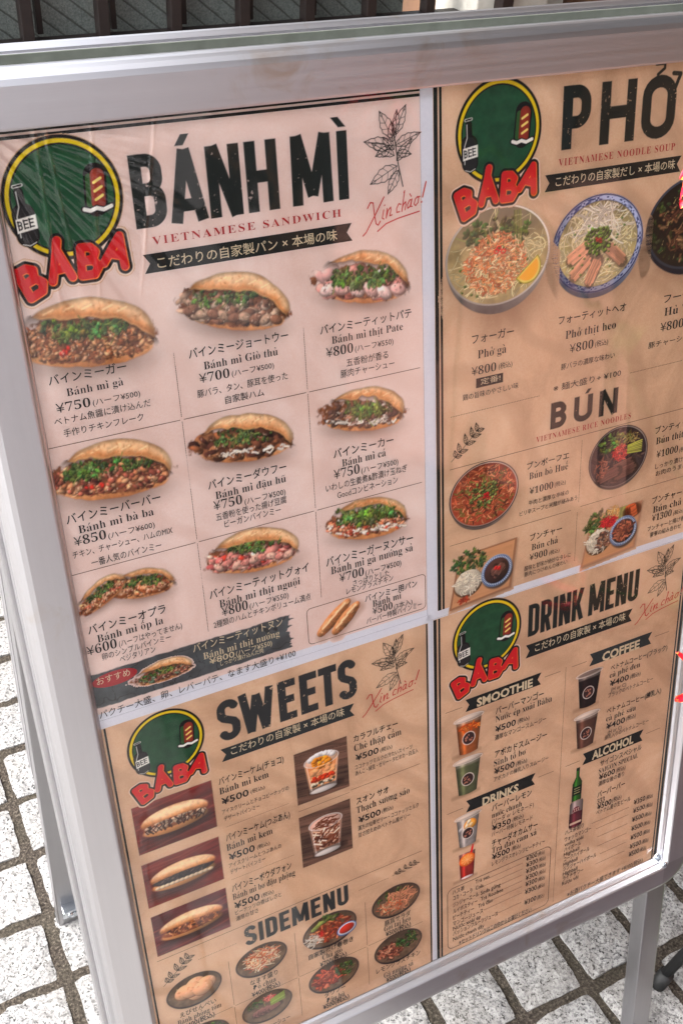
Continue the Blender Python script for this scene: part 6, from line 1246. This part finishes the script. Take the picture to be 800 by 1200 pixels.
for c, w_ in zip("SIDEMENU", (11.2, 4.4, 11.2, 10, 16.5, 10, 12, 11.4)): sp_.append((c, xs_, xs_ + w_, -282.5, -259.5)); xs_ += w_ + 2.3
banner('sweets', sp_, 4.3, -200, -84, -286, -256, seed=11, speck=.9, col=c8(52, 54, 54))
xs_ = 99; sp_ = []
for c, w_ in zip("DRINK MENU", (12, 12, 5.2, 13, 13, 4.6, 18, 10.2, 13, 12.4)):
    if c != ' ': sp_.append((c, xs_, xs_ + w_, -55, -21.4))
    xs_ += w_ + (1.5 if c != ' ' else 0)
banner('drink', sp_, 4.9, 94, 232, -58, -18, seed=13)

# ---- ribbons
for key, x0, x1, y0, y1, mt in (('banh', -206.3, -59.5, 322, 334, 'ink'), ('pho', 99.8, 229, 334.4, 346.5, 'ink'), ('sweets', -196.5, -77, -73.4, -60.8, 'slate'), ('drink', 97.5, 219.5, -77.6, -63.5, 'ink')):
    rb = flat(key, "ribbon", swallow(x0, x1, y0, y1, 4), .25, M[mt]); text_obj(key, '_rib', "ribbon_text", .5, rb)
for ek, x0, x1, y0, y1 in (('_b1', 33.3, 116, -113, -99.5), ('_b2', 34.6, 114, -231.8, -217.5), ('_b3', 171.8, 247, -113, -99), ('_b4', 171.5, 248.2, -232.4, -218)):
    rb = flat('drink', "ribbon", swallow(x0, x1, y0, y1, 4), .25, M['slate'] if ek == '_b3' else M['ink']); text_obj('drink', ek, "ribbon_text", .5, rb)
    m_ = (y0 + y1) / 2
    flat('drink', "rule_line", [rect(x0 - 21, x0 - 3.5, m_ - .25, m_ + .25)], .25, M['line']); flat('drink', "rule_line", [rect(x1 + 4, x1 + 22, m_ - .25, m_ + .25)], .25, M['line'])
for key, ek in (('banh', '_sub'), ('pho', '_sub'), ('pho', '_sub2')): text_obj(key, ek, "subtitle")
for key, ek in (('banh', '_note'), ('pho', '_note')): text_obj(key, ek, "footnote")
# ---- borders and rules
flat('banh', "border_rule", [rect(-292, -5.0, 412.9, 415.0), rect(-292, -5.0, 409.6, 411.5)], .25, M['ink'])
flat('pho', "border_rule", [rect(5.6, 8.8, 3.2, 418), rect(10.1, 12.1, 3.2, 418)], .25, M['ink'])
flat('sweets', "border_rule", [rect(-6.4, -4.9, -418, -5.8)], .25, M['ink']); flat('sweets', "border_rule", [rect(-288.6, -285.2, -418, -5.8), rect(-283.4, -281.8, -418, -5.8)], .25, M['ink'])
flat('drink', "border_rule", [rect(1.0, 4.0, -418, -4.8), rect(5.7, 7.6, -418, -4.8)], .25, M['ink']); flat('drink', "border_rule", [rect(281.6, 284.6, -418, -4.8), rect(278.2, 279.8, -418, -4.8)], .25, M['ink'])
for x in (-194.3, -100.3): 
    for (a_, b_) in ((268, 222), (219.4, 128), (125.4, 50)): flat('banh', "rule_line", dotted(x, a_, x, b_, .5, 1.3, .7), .25, M['line'])
for y in (220.7, 126.4):
    for (a_, b_) in ((-286, -195.6), (-193, -101.6), (-99, -8)): flat('banh', "rule_line", [rect(a_, b_, y - .25, y + .25)], .25, M['line'])
flat('pho', "rule_line", dotted(18.6, 175.1, 103.8, 175.1, .6, 1.5, .5), .25, M['line']); flat('pho', "rule_line", dotted(194, 175.8, 252, 175.8, .6, 1.5, .5), .25, M['line'])
flat('pho', "rule_line", [rect(17.5, 265, 130.3, 130.8)], .25, M['line']); flat('pho', "rule_line", [rect(17.5, 140, 61.6, 62)], .25, M['line']); flat('pho', "rule_line", [rect(150, 268, 62.6, 63)], .25, M['line'])
flat('pho', "rule_line", dotted(147.8, 126, 147.8, 66, .5, 1.4, .6), .25, M['line']); flat('pho', "rule_line", dotted(147.0, 58, 147.0, 8.5, .5, 1.4, .6), .25, M['line'])
for x0, x1, y in ((-200, -142.5, -140.3), (-201, -141, -199), (-135, -86, -153.5), (-84.6, -14.8, -151.6)): flat('sweets', "rule_line", dotted(x0, y, x1, y, .4, 1.4, .6) if y in (-140.3, -199) else [rect(x0, x1, y - .2, y + .2)], .25, M['line'])
flat('sweets', "rule_line", [rect(-275, -14.7, -256.6, -256.1)], .25, M['line'])
flat('sweets', "rule_line", dotted(-239.5, -273.7, -202.7, -273.7, .6, 1.5, .5), .25, M['line']); flat('sweets', "rule_line", dotted(-82, -272.8, -50, -272.8, .6, 1.5, .5), .25, M['line'])
for x in (-213.6, -149.2, -76.6):
    for (a_, b_) in ((-291, -347.6), (-350.2, -402)): flat('sweets', "rule_line", [rect(x - .2, x + .2, b_, a_)], .25, M['line'])
for x0, x1 in ((-275, -215), (-212.5, -150.5), (-148, -78), (-75.5, -15.3)): flat('sweets', "rule_line", [rect(x0, x1, -349.1, -348.7)], .25, M['line'])
flat('drink', "rule_line", dotted(144.3, -104, 144.3, -407, .5, 1.3, .65), .25, M['line'])
flat('drink', "list_box", ringline(13.2, 138, -405.4, -322.2, 7, .55), .25, M['ink'])
for (a_, b_), y in zip(((59, 103), (50, 103), (68, 103), (72, 103), (64, 103), (56, 103), (70, 103)), [-330, -338, -346.2, -354.6, -362.6, -371.5, -384.8]): flat('drink', "leader_line", [rect(a_, b_, y - .2, y + .2)], .25, M['line'])
for (a_, b_), y in zip(((189, 238.6), (195.6, 238.6), (197.7, 238.7), (199.2, 238.9), (203.6, 238.9), (198.3, 238.1)), (-317.5, -327.7, -340.3, -353.6, -366.7, -379)): flat('drink', "leader_line", [rect(a_, b_, y - .2, y + .2)], .25, M['line'])

# ---- sprigs and greetings
cv = Cv(66, 66, .4); sprig(cv, 6, 0, 54, 1); sp1 = cv.mesh("herb_sprig")
put('banh', "herb_sprig", sp1.copy(), -31, 378, .3, M['pale_print']).scale = (.92, .92, 1)
put('sweets', "herb_sprig", sp1, -43, -34, .3, M['kraft_print']).scale = (.86, .86, 1)
put('drink', "herb_sprig", sp1, 249, -33, .3, M['kraft_print']).scale = (.86, .86, 1)
cv = Cv(34, 34, .4); sprig(cv, 0, 0, 28, 2, big=False); sp2 = cv.mesh("herb_sprig")
put('pho', "herb_sprig", sp2, 33, 149, .3, M['kraft_print']); put('sweets', "herb_sprig", sp2, -259, -276, .3, M['kraft_print']); 
o = put('sweets', "herb_sprig", sp2, -33, -270, .3, M['kraft_print']); o.scale = (.9, .55, 1); o.rotation_euler = (0, 0, R(-18))
cv = Cv(72, 44, .4); greeting(cv, -28, -10, 62); gr = cv.mesh("greeting")
put('banh', "greeting", gr.copy(), -25.5, 339, .3, M['pale_print']).scale = (.74, .84, 1)
put('sweets', "greeting", gr, -41, -64, .3, M['kraft_print']).scale = (.82, .8, 1)
put('drink', "greeting", gr, 254, -69, .3, M['kraft_print']).scale = (.86, .8, 1)

# ---- entries: one part per dish, its photograph a sub-part
def entry(key, ek, cv, x, y, picname="dish_picture", nn=.25):
    o = text_obj(key, ek, "menu_entry", .45, None, ek + " with its name and price")
    q_ = pic(key, picname, cv, x, y, nn, o, "printed picture of " + ek)
    if key == 'banh' and 'sandwich' in ek and 'recommended' not in ek: q_.scale = (1, 1.22, 1)
    return o
bl = [('gnd', -247.8, 290, 90), ('ham', -148, 293.5, 79), ('pork', -51.5, 294, 73), ('mix', -246.5, 195, 84), ('tofu', -151.5, 196.5, 74), ('fish', -56, 197, 69), ('egg', -250, 106, 72), ('deli', -152, 106.5, 73), ('lemon', -56.5, 106.5, 70)]
keys = list(TEXT['banh'].keys())
def two_halves(w):
    cv = sandwich(w * .66, 'egg', 51, .6, -.10, Cv(w * 1.32, w * .86, .6), (w * .17, -w * .01))
    return sandwich(w * .54, 'egg', 52, .6, .42, cv, (-w * .25, w * .0))
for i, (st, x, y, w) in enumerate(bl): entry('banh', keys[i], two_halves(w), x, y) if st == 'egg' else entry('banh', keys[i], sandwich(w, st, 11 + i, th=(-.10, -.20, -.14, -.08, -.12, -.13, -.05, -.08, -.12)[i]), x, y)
flat('banh', "list_box", ringline(-114, -6, 10, 43.5, 4, .55), .25, M['line'])
entry('banh', 'plain baguettes', baguettes(), -87, 27)
# brushed slate banner
cv = Cv(172, 36, .55, -208, 28); X, Y = cv.X, cv.Y
n_ = vnoise(X, Y * 3, 9, 71, 4); top_, bot_ = 43.2, 13.4
D = np.maximum(np.maximum(Y - top_ - (n_ - .5) * 2.2, bot_ - Y + (n_ - .5) * 2.0), np.maximum(-292 - X, X + 128.5 - (n_ - .5) * 16))
cr1 = vnoise(X, Y, 26, 72, 3); crack = np.clip(1 - np.abs(cr1 - .5) / .012, 0, 1) + np.clip(1 - np.abs(vnoise(X + 60, Y, 20, 75, 3) - .52) / .010, 0, 1)
cc = (c8(66, 72, 74) * (0.72 + .6 * vnoise(X, Y, 10, 73, 5))[..., None]) * (1 - .55 * np.clip(crack, 0, 1))[..., None]
cv.over(cv.aa(D) * .96, np.clip(cc, 0, 1))
slab_o = pic('banh', "slate_banner", cv, 0, 0, .22)
entry('banh', 'recommended grilled pork sandwich', sandwich(46, 'grill', 33, .5, 0.02, shadow=0), -232, 28, nn=.36)
pill = [(-268.5 + 17 * math.cos(t) * (1 if abs(math.cos(t)) < .7 else 1), 35.2 + 6.2 * math.sin(t)) for t in np.linspace(0, 6.283, 25)[:-1]]
k = NT("pill_red", .7, .2); k.base(lin4((176, 54, 58))); M['pill'] = k.m
flat('banh', "recommended_tag", [pill], .33, M['pill'])

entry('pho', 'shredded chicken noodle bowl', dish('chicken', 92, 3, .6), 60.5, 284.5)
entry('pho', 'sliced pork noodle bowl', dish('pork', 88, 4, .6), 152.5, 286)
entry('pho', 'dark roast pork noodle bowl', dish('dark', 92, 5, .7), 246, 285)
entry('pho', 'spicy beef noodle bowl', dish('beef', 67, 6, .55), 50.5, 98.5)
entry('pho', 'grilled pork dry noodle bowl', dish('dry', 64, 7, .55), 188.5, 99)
entry('pho', 'dipping noodles on a wooden tray', tray(68, 9), 50.5, 31)
entry('pho', 'dipping noodles and fried rolls on a tray', tray(66, 10), 187, 31)
flat('pho', "standard_tag", [rect(41.6, 66.5, 194.1, 201.9)], .3, M['ink'])

entry('sweets', 'chocolate ice cream bun', framed(67, 49.5, 'choc', 3), -240.5, -111.6)
entry('sweets', 'sweet bean ice cream bun', framed(67, 48.2, 'bean', 4), -240.6, -170.8)
entry('sweets', 'peanut butter bun', framed(67, 46.8, 'peanut', 5), -240.4, -228)
entry('sweets', 'orange fruit dessert in a glass', framed(50, 55.6, 'fruit', 6, .45), -110.3, -119.2)
entry('sweets', 'brown jelly dessert in a glass', framed(50, 58.6, 'jelly', 7, .45), -110.6, -189.4)
for ek, kd, x, y, w in (('pale shrimp crackers', 'crackers', -247.2, -308, 51), ('pickled carrot salad', 'carrot', -182.8, -307, 50), ('spring rolls with dip', 'rolls', -114, -307, 55), ('pig ear salad', 'ear', -43.8, -306.5, 52), ('red tofu dish', 'tofu', -113.2, -368, 53), ('lemongrass chicken plate', 'chop', -43, -368.5, 53), ('roast pork plate', 'roast', -182.5, -369, 50)):
    entry('sweets', ek, dish(kd, w, len(kd) + int(-x), .55), x, y)
pic('sweets', "dish_picture", dish('chop', 50, 77, .7), -246, -372, .25, None, "printed picture of a dark plate cut off by the lower frame")

for ek, kd, x, y, h in (('mango smoothie', 'mango', 37, -139, 46), ('avocado smoothie', 'avocado', 36.2, -187, 46), ('lemon soda', 'lemon', 36.6, -254, 43), ('red orange peach tea', 'tea', 36, -298, 40), ('black iced coffee', 'coffee', 173, -139, 45), ('milk iced coffee', 'milk', 173.4, -188.5, 45)):
    entry('drink', ek, cup(kd, h), x, y)
entry('drink', 'green beer bottle', bottle(), 166.8, -255); entry('drink', 'purple beer can', can(), 167.5, -294)
text_obj('drink', '_softlist', "price_list"); text_obj('drink', '_alclist', "price_list", label="price list of mixed drinks in the lower right of the drinks poster")

# ================================================================== RED FLOWERS AT THE RIGHT
k = NT("petal", 0.45, 0.4)
at_ = k.n("ShaderNodeAttribute"); at_.attribute_name = "edge"
nn_ = k.noise(k.pos(), 260, 3)
col = k.ramp(at_.outputs["Fac"], [(0.0, lin4((196, 18, 46))), (0.62, lin4((214, 30, 50))), (0.80, lin4((226, 90, 40))), (0.95, lin4((232, 200, 90)))])
k.base(k.mix(k.ramp(nn_, [(.4, G(0)), (.7, G(.25))]), col, lin4((232, 70, 90)))); k.b.inputs["Subsurface Weight"].default_value = 0.15; k.b.inputs["Subsurface Radius"].default_value = (.004, .001, .001); M['petal'] = k.m
k = NT("leaf_green", 0.5, 0.4); k.base(k.ramp(k.noise(k.pos((1, 1, .2)), 60, 4), [(.3, lin4((52, 84, 30))), (.7, lin4((104, 140, 52)))])); M['leaf'] = k.m
k = NT("clay_pot", 0.85, 0.2); k.base(k.ramp(k.noise(k.pos(), 30, 5), [(.3, lin4((120, 72, 52))), (.7, lin4((160, 104, 76)))])); k.bump(k.noise(k.pos(), 200), .3, .001); M['clay'] = k.m
k = NT("soil", 0.95, 0.1); k.base(k.ramp(k.noise(k.pos(), 160, 5, .7), [(.3, lin4((36, 26, 20))), (.7, lin4((76, 58, 44)))])); k.bump(k.noise(k.pos(), 160, 5, .7), .9, .006); M['soil'] = k.m
def petal_mesh(L, W_, curl, seed):
    """long recurved petal with a crinkled edge; starts at the origin along +X and curls up"""
    rs = random.Random(seed); bm = bmesh.new(); n, m = 18, 6; rows = []; vals = []
    x = z = 0.0; a_ = -0.35
    for i in range(n + 1):
        t = i / n; w_ = W_ * (math.sin(math.pi * min(1, t * .93 + .07)) ** .75) * (1 - .15 * t); row = []
        for j in range(m + 1):
            s_ = -1 + 2 * j / m; cr = .22 * W_ * abs(s_) ** 2 * math.sin(i * 1.7 + (2 if s_ > 0 else 0) + seed)
            row.append(bm.verts.new((x - math.sin(a_) * (cr + .18 * W_ * s_ * s_), s_ * w_ * .5, z + math.cos(a_) * (cr + .18 * W_ * s_ * s_)))); vals.append(min(1, abs(s_) ** 3 * .95 + max(0, .25 - t) * 2.4 + max(0, t - .93) * 8))
        rows.append(row); x += math.cos(a_) * L / n; z += math.sin(a_) * L / n; a_ += curl / n
    for i in range(n):
        for j in range(m): bm.faces.new((rows[i][j], rows[i + 1][j], rows[i + 1][j + 1], rows[i][j + 1]))
    me = bpy.data.meshes.new("petal"); bm.to_mesh(me); bm.free()
    at2 = me.attributes.new("edge", 'FLOAT', 'POINT'); at2.data.foreach_set("value", vals)
    me.polygons.foreach_set("use_smooth", [True] * len(me.polygons)); me.materials.append(M['petal']); return me
petals = [petal_mesh(.058, .0085, 2.3, 1), petal_mesh(.054, .0078, 2.9, 2), petal_mesh(.060, .008, 1.9, 3)]
PLB = Vector((0.52, -0.10, 0.33))
plant = thing("flame_lily", "red and yellow flame lily whose petals reach in over the right edge of the sign", "plant", PLB)
def rel(p_): return Vector(p_) - PLB
def mtube(name, pts, rad, mat, seg=8, parent=None):
    bm = bmesh.new(); tube(bm, pts, rad, seg); return bm_obj(name, bm, mat, parent, True)
heads = [(Vector((.090, -.12, 1.178)), Vector((-.35, -.25, -.8)), 0.2), (Vector((.234, -.12, .684)), Vector((-.75, -.35, .6)), 0.7)]
for hi, (hc, hd, sp) in enumerate(heads):
    base = Vector((.50 + .02 * hi, -.10 + .02 * hi, .345))
    mid = base.lerp(hc, .55) + Vector((.10, .02, .06)); pre = hc + hd.normalized() * -.05 + Vector((.03, 0, .02))
    pts = []
    for i in range(17):
        t = i / 16; a4 = (1 - t) ** 3; b4 = 3 * t * (1 - t) ** 2; c4 = 3 * t * t * (1 - t); d4 = t ** 3
        pts.append(rel(base * a4 + mid * b4 + pre * c4 + hc * d4))
    mtube("stem", pts, [.0028 - .0012 * i / 16 for i in range(17)], M['leaf'], 8, plant)
    for li in (4, 7, 10):
        p0 = pts[li]; bm = bmesh.new(); dv = Vector((.4 if li % 2 else .9, -.25, .35)).normalized(); sd = dv.cross(Vector((0, 0, 1))).normalized(); n = 8; rr = []
        for i in range(n + 1):
            t = i / n; w_ = .011 * math.sin(math.pi * min(1, t + .06)) ** .8; c_ = p0 + dv * .11 * t + Vector((0, 0, -.05 * t * t)); rr.append((bm.verts.new(c_ - sd * w_), bm.verts.new(c_ + Vector((0, 0, -.002))), bm.verts.new(c_ + sd * w_)))
        for i in range(n):
            for j in (0, 1): bm.faces.new((rr[i][j], rr[i + 1][j], rr[i + 1][j + 1], rr[i][j + 1]))
        bm_obj("leaf", bm, M['leaf'], plant, True)
    fl = mtube("flower_base", [Vector((0, 0, 0)), hd.normalized() * -.008], [.0045, .003], M['leaf'], 8, plant); fl.location = rel(hc)
    q = hd.normalized().to_track_quat('Z', 'Y').to_matrix().to_4x4()
    for i in range(6):
        o = bpy.data.objects.new("petal", petals[i % 3]); COL.objects.link(o); o.parent = fl
        o.matrix_local = q @ Matrix.Rotation(sp + i * math.pi / 3, 4, 'Z') @ Matrix.Translation((.003, 0, 0)) @ Matrix.Rotation(-.15 * (i % 2), 4, 'Y')
    for i in range(6):
        a_ = sp + .5 + i * math.pi / 3; d_ = (q @ Vector((math.cos(a_), math.sin(a_), -.35))).normalized()
        st_ = mtube("stamen", [d_ * .003, d_ * .018 , d_ * .032], .0006, M['leaf'], 6, fl)
# low leaf in the corner of the view
def leafpart(p0, p1, wd, name="leaf"):
    p0, p1 = Vector(p0), Vector(p1); bm = bmesh.new(); n = 10; rr = []; sd = (p1 - p0).cross(Vector((0, 0, 1))).normalized()
    for i in range(n + 1):
        t = i / n; w_ = wd * math.sin(math.pi * min(1, t + .05)) ** .7; c_ = p0.lerp(p1, t) + Vector((0, 0, .05 * math.sin(math.pi * t))); rr.append((bm.verts.new(rel(c_ - sd * w_)), bm.verts.new(rel(c_ + Vector((0, 0, -.004)))), bm.verts.new(rel(c_ + sd * w_))))
    for i in range(n):
        for j in (0, 1): bm.faces.new((rr[i][j], rr[i + 1][j], rr[i + 1][j + 1], rr[i][j + 1]))
    return bm_obj(name, bm, M['leaf'], plant, True)
leafpart((.47, -.11, .34), (.383, -.145, .028), .014)
pot = thing("flower_pot", "brown clay pot holding the flame lily on a black stand", "flower pot", (0.505, -0.10, 0.20))
bm = bmesh.new(); prof = [(.052, 0), (.058, .02), (.070, .10), (.078, .13), (.084, .131), (.084, .155), (.076, .155), (.072, .135)]
rings = [[bm.verts.new((r_ * math.cos(6.2832 * j / 28), r_ * math.sin(6.2832 * j / 28), z_)) for j in range(28)] for r_, z_ in prof]
for i in range(len(rings) - 1):
    for j in range(28): bm.faces.new((rings[i][j], rings[i][(j + 1) % 28], rings[i + 1][(j + 1) % 28], rings[i + 1][j]))
bm.faces.new(rings[0][::-1]); bm_obj("body", bm, M['clay'], pot, True)
bm = bmesh.new(); bm.faces.new([bm.verts.new((.0735 * math.cos(6.2832 * j / 28), .0735 * math.sin(6.2832 * j / 28), .138)) for j in range(28)]); bm_obj("soil", bm, M['soil'], pot)
stand = thing("plant_stand", "black tubular plant stand with splayed legs at the lower right of the sign", "plant stand", (0.505, -0.10, 0))
bm = bmesh.new(); tube(bm, [(.07 * math.cos(t), .07 * math.sin(t), .186) for t in np.linspace(0, 6.2832, 33)], .007, 10, False); bm_obj("ring", bm, M['rubber'], stand, True)
bm = bmesh.new(); tube(bm, [(0, 0, .192), (0, 0, .199)], .074, 28); bm_obj("tray", bm, M['rubber'], stand)
for a_ in (R(173), R(293), R(53)):
    d_ = Vector((math.cos(a_), math.sin(a_), 0)); tip = d_ * .112
    lg = mtube("leg", [d_ * .066 + Vector((0, 0, .186)), d_ * .075 + Vector((0, 0, .10)), tip + Vector((0, 0, .022))], .0075, M['rubber'], 12, stand)
    mtube("rubber_foot", [tip + Vector((0, 0, .030)) - d_ * .004, tip + Vector((0, 0, .006)) + d_ * .002, tip + Vector((0, 0, .001)) + d_ * .0025], [.0105, .0105, .0095], M['rubber'], 14, lg)
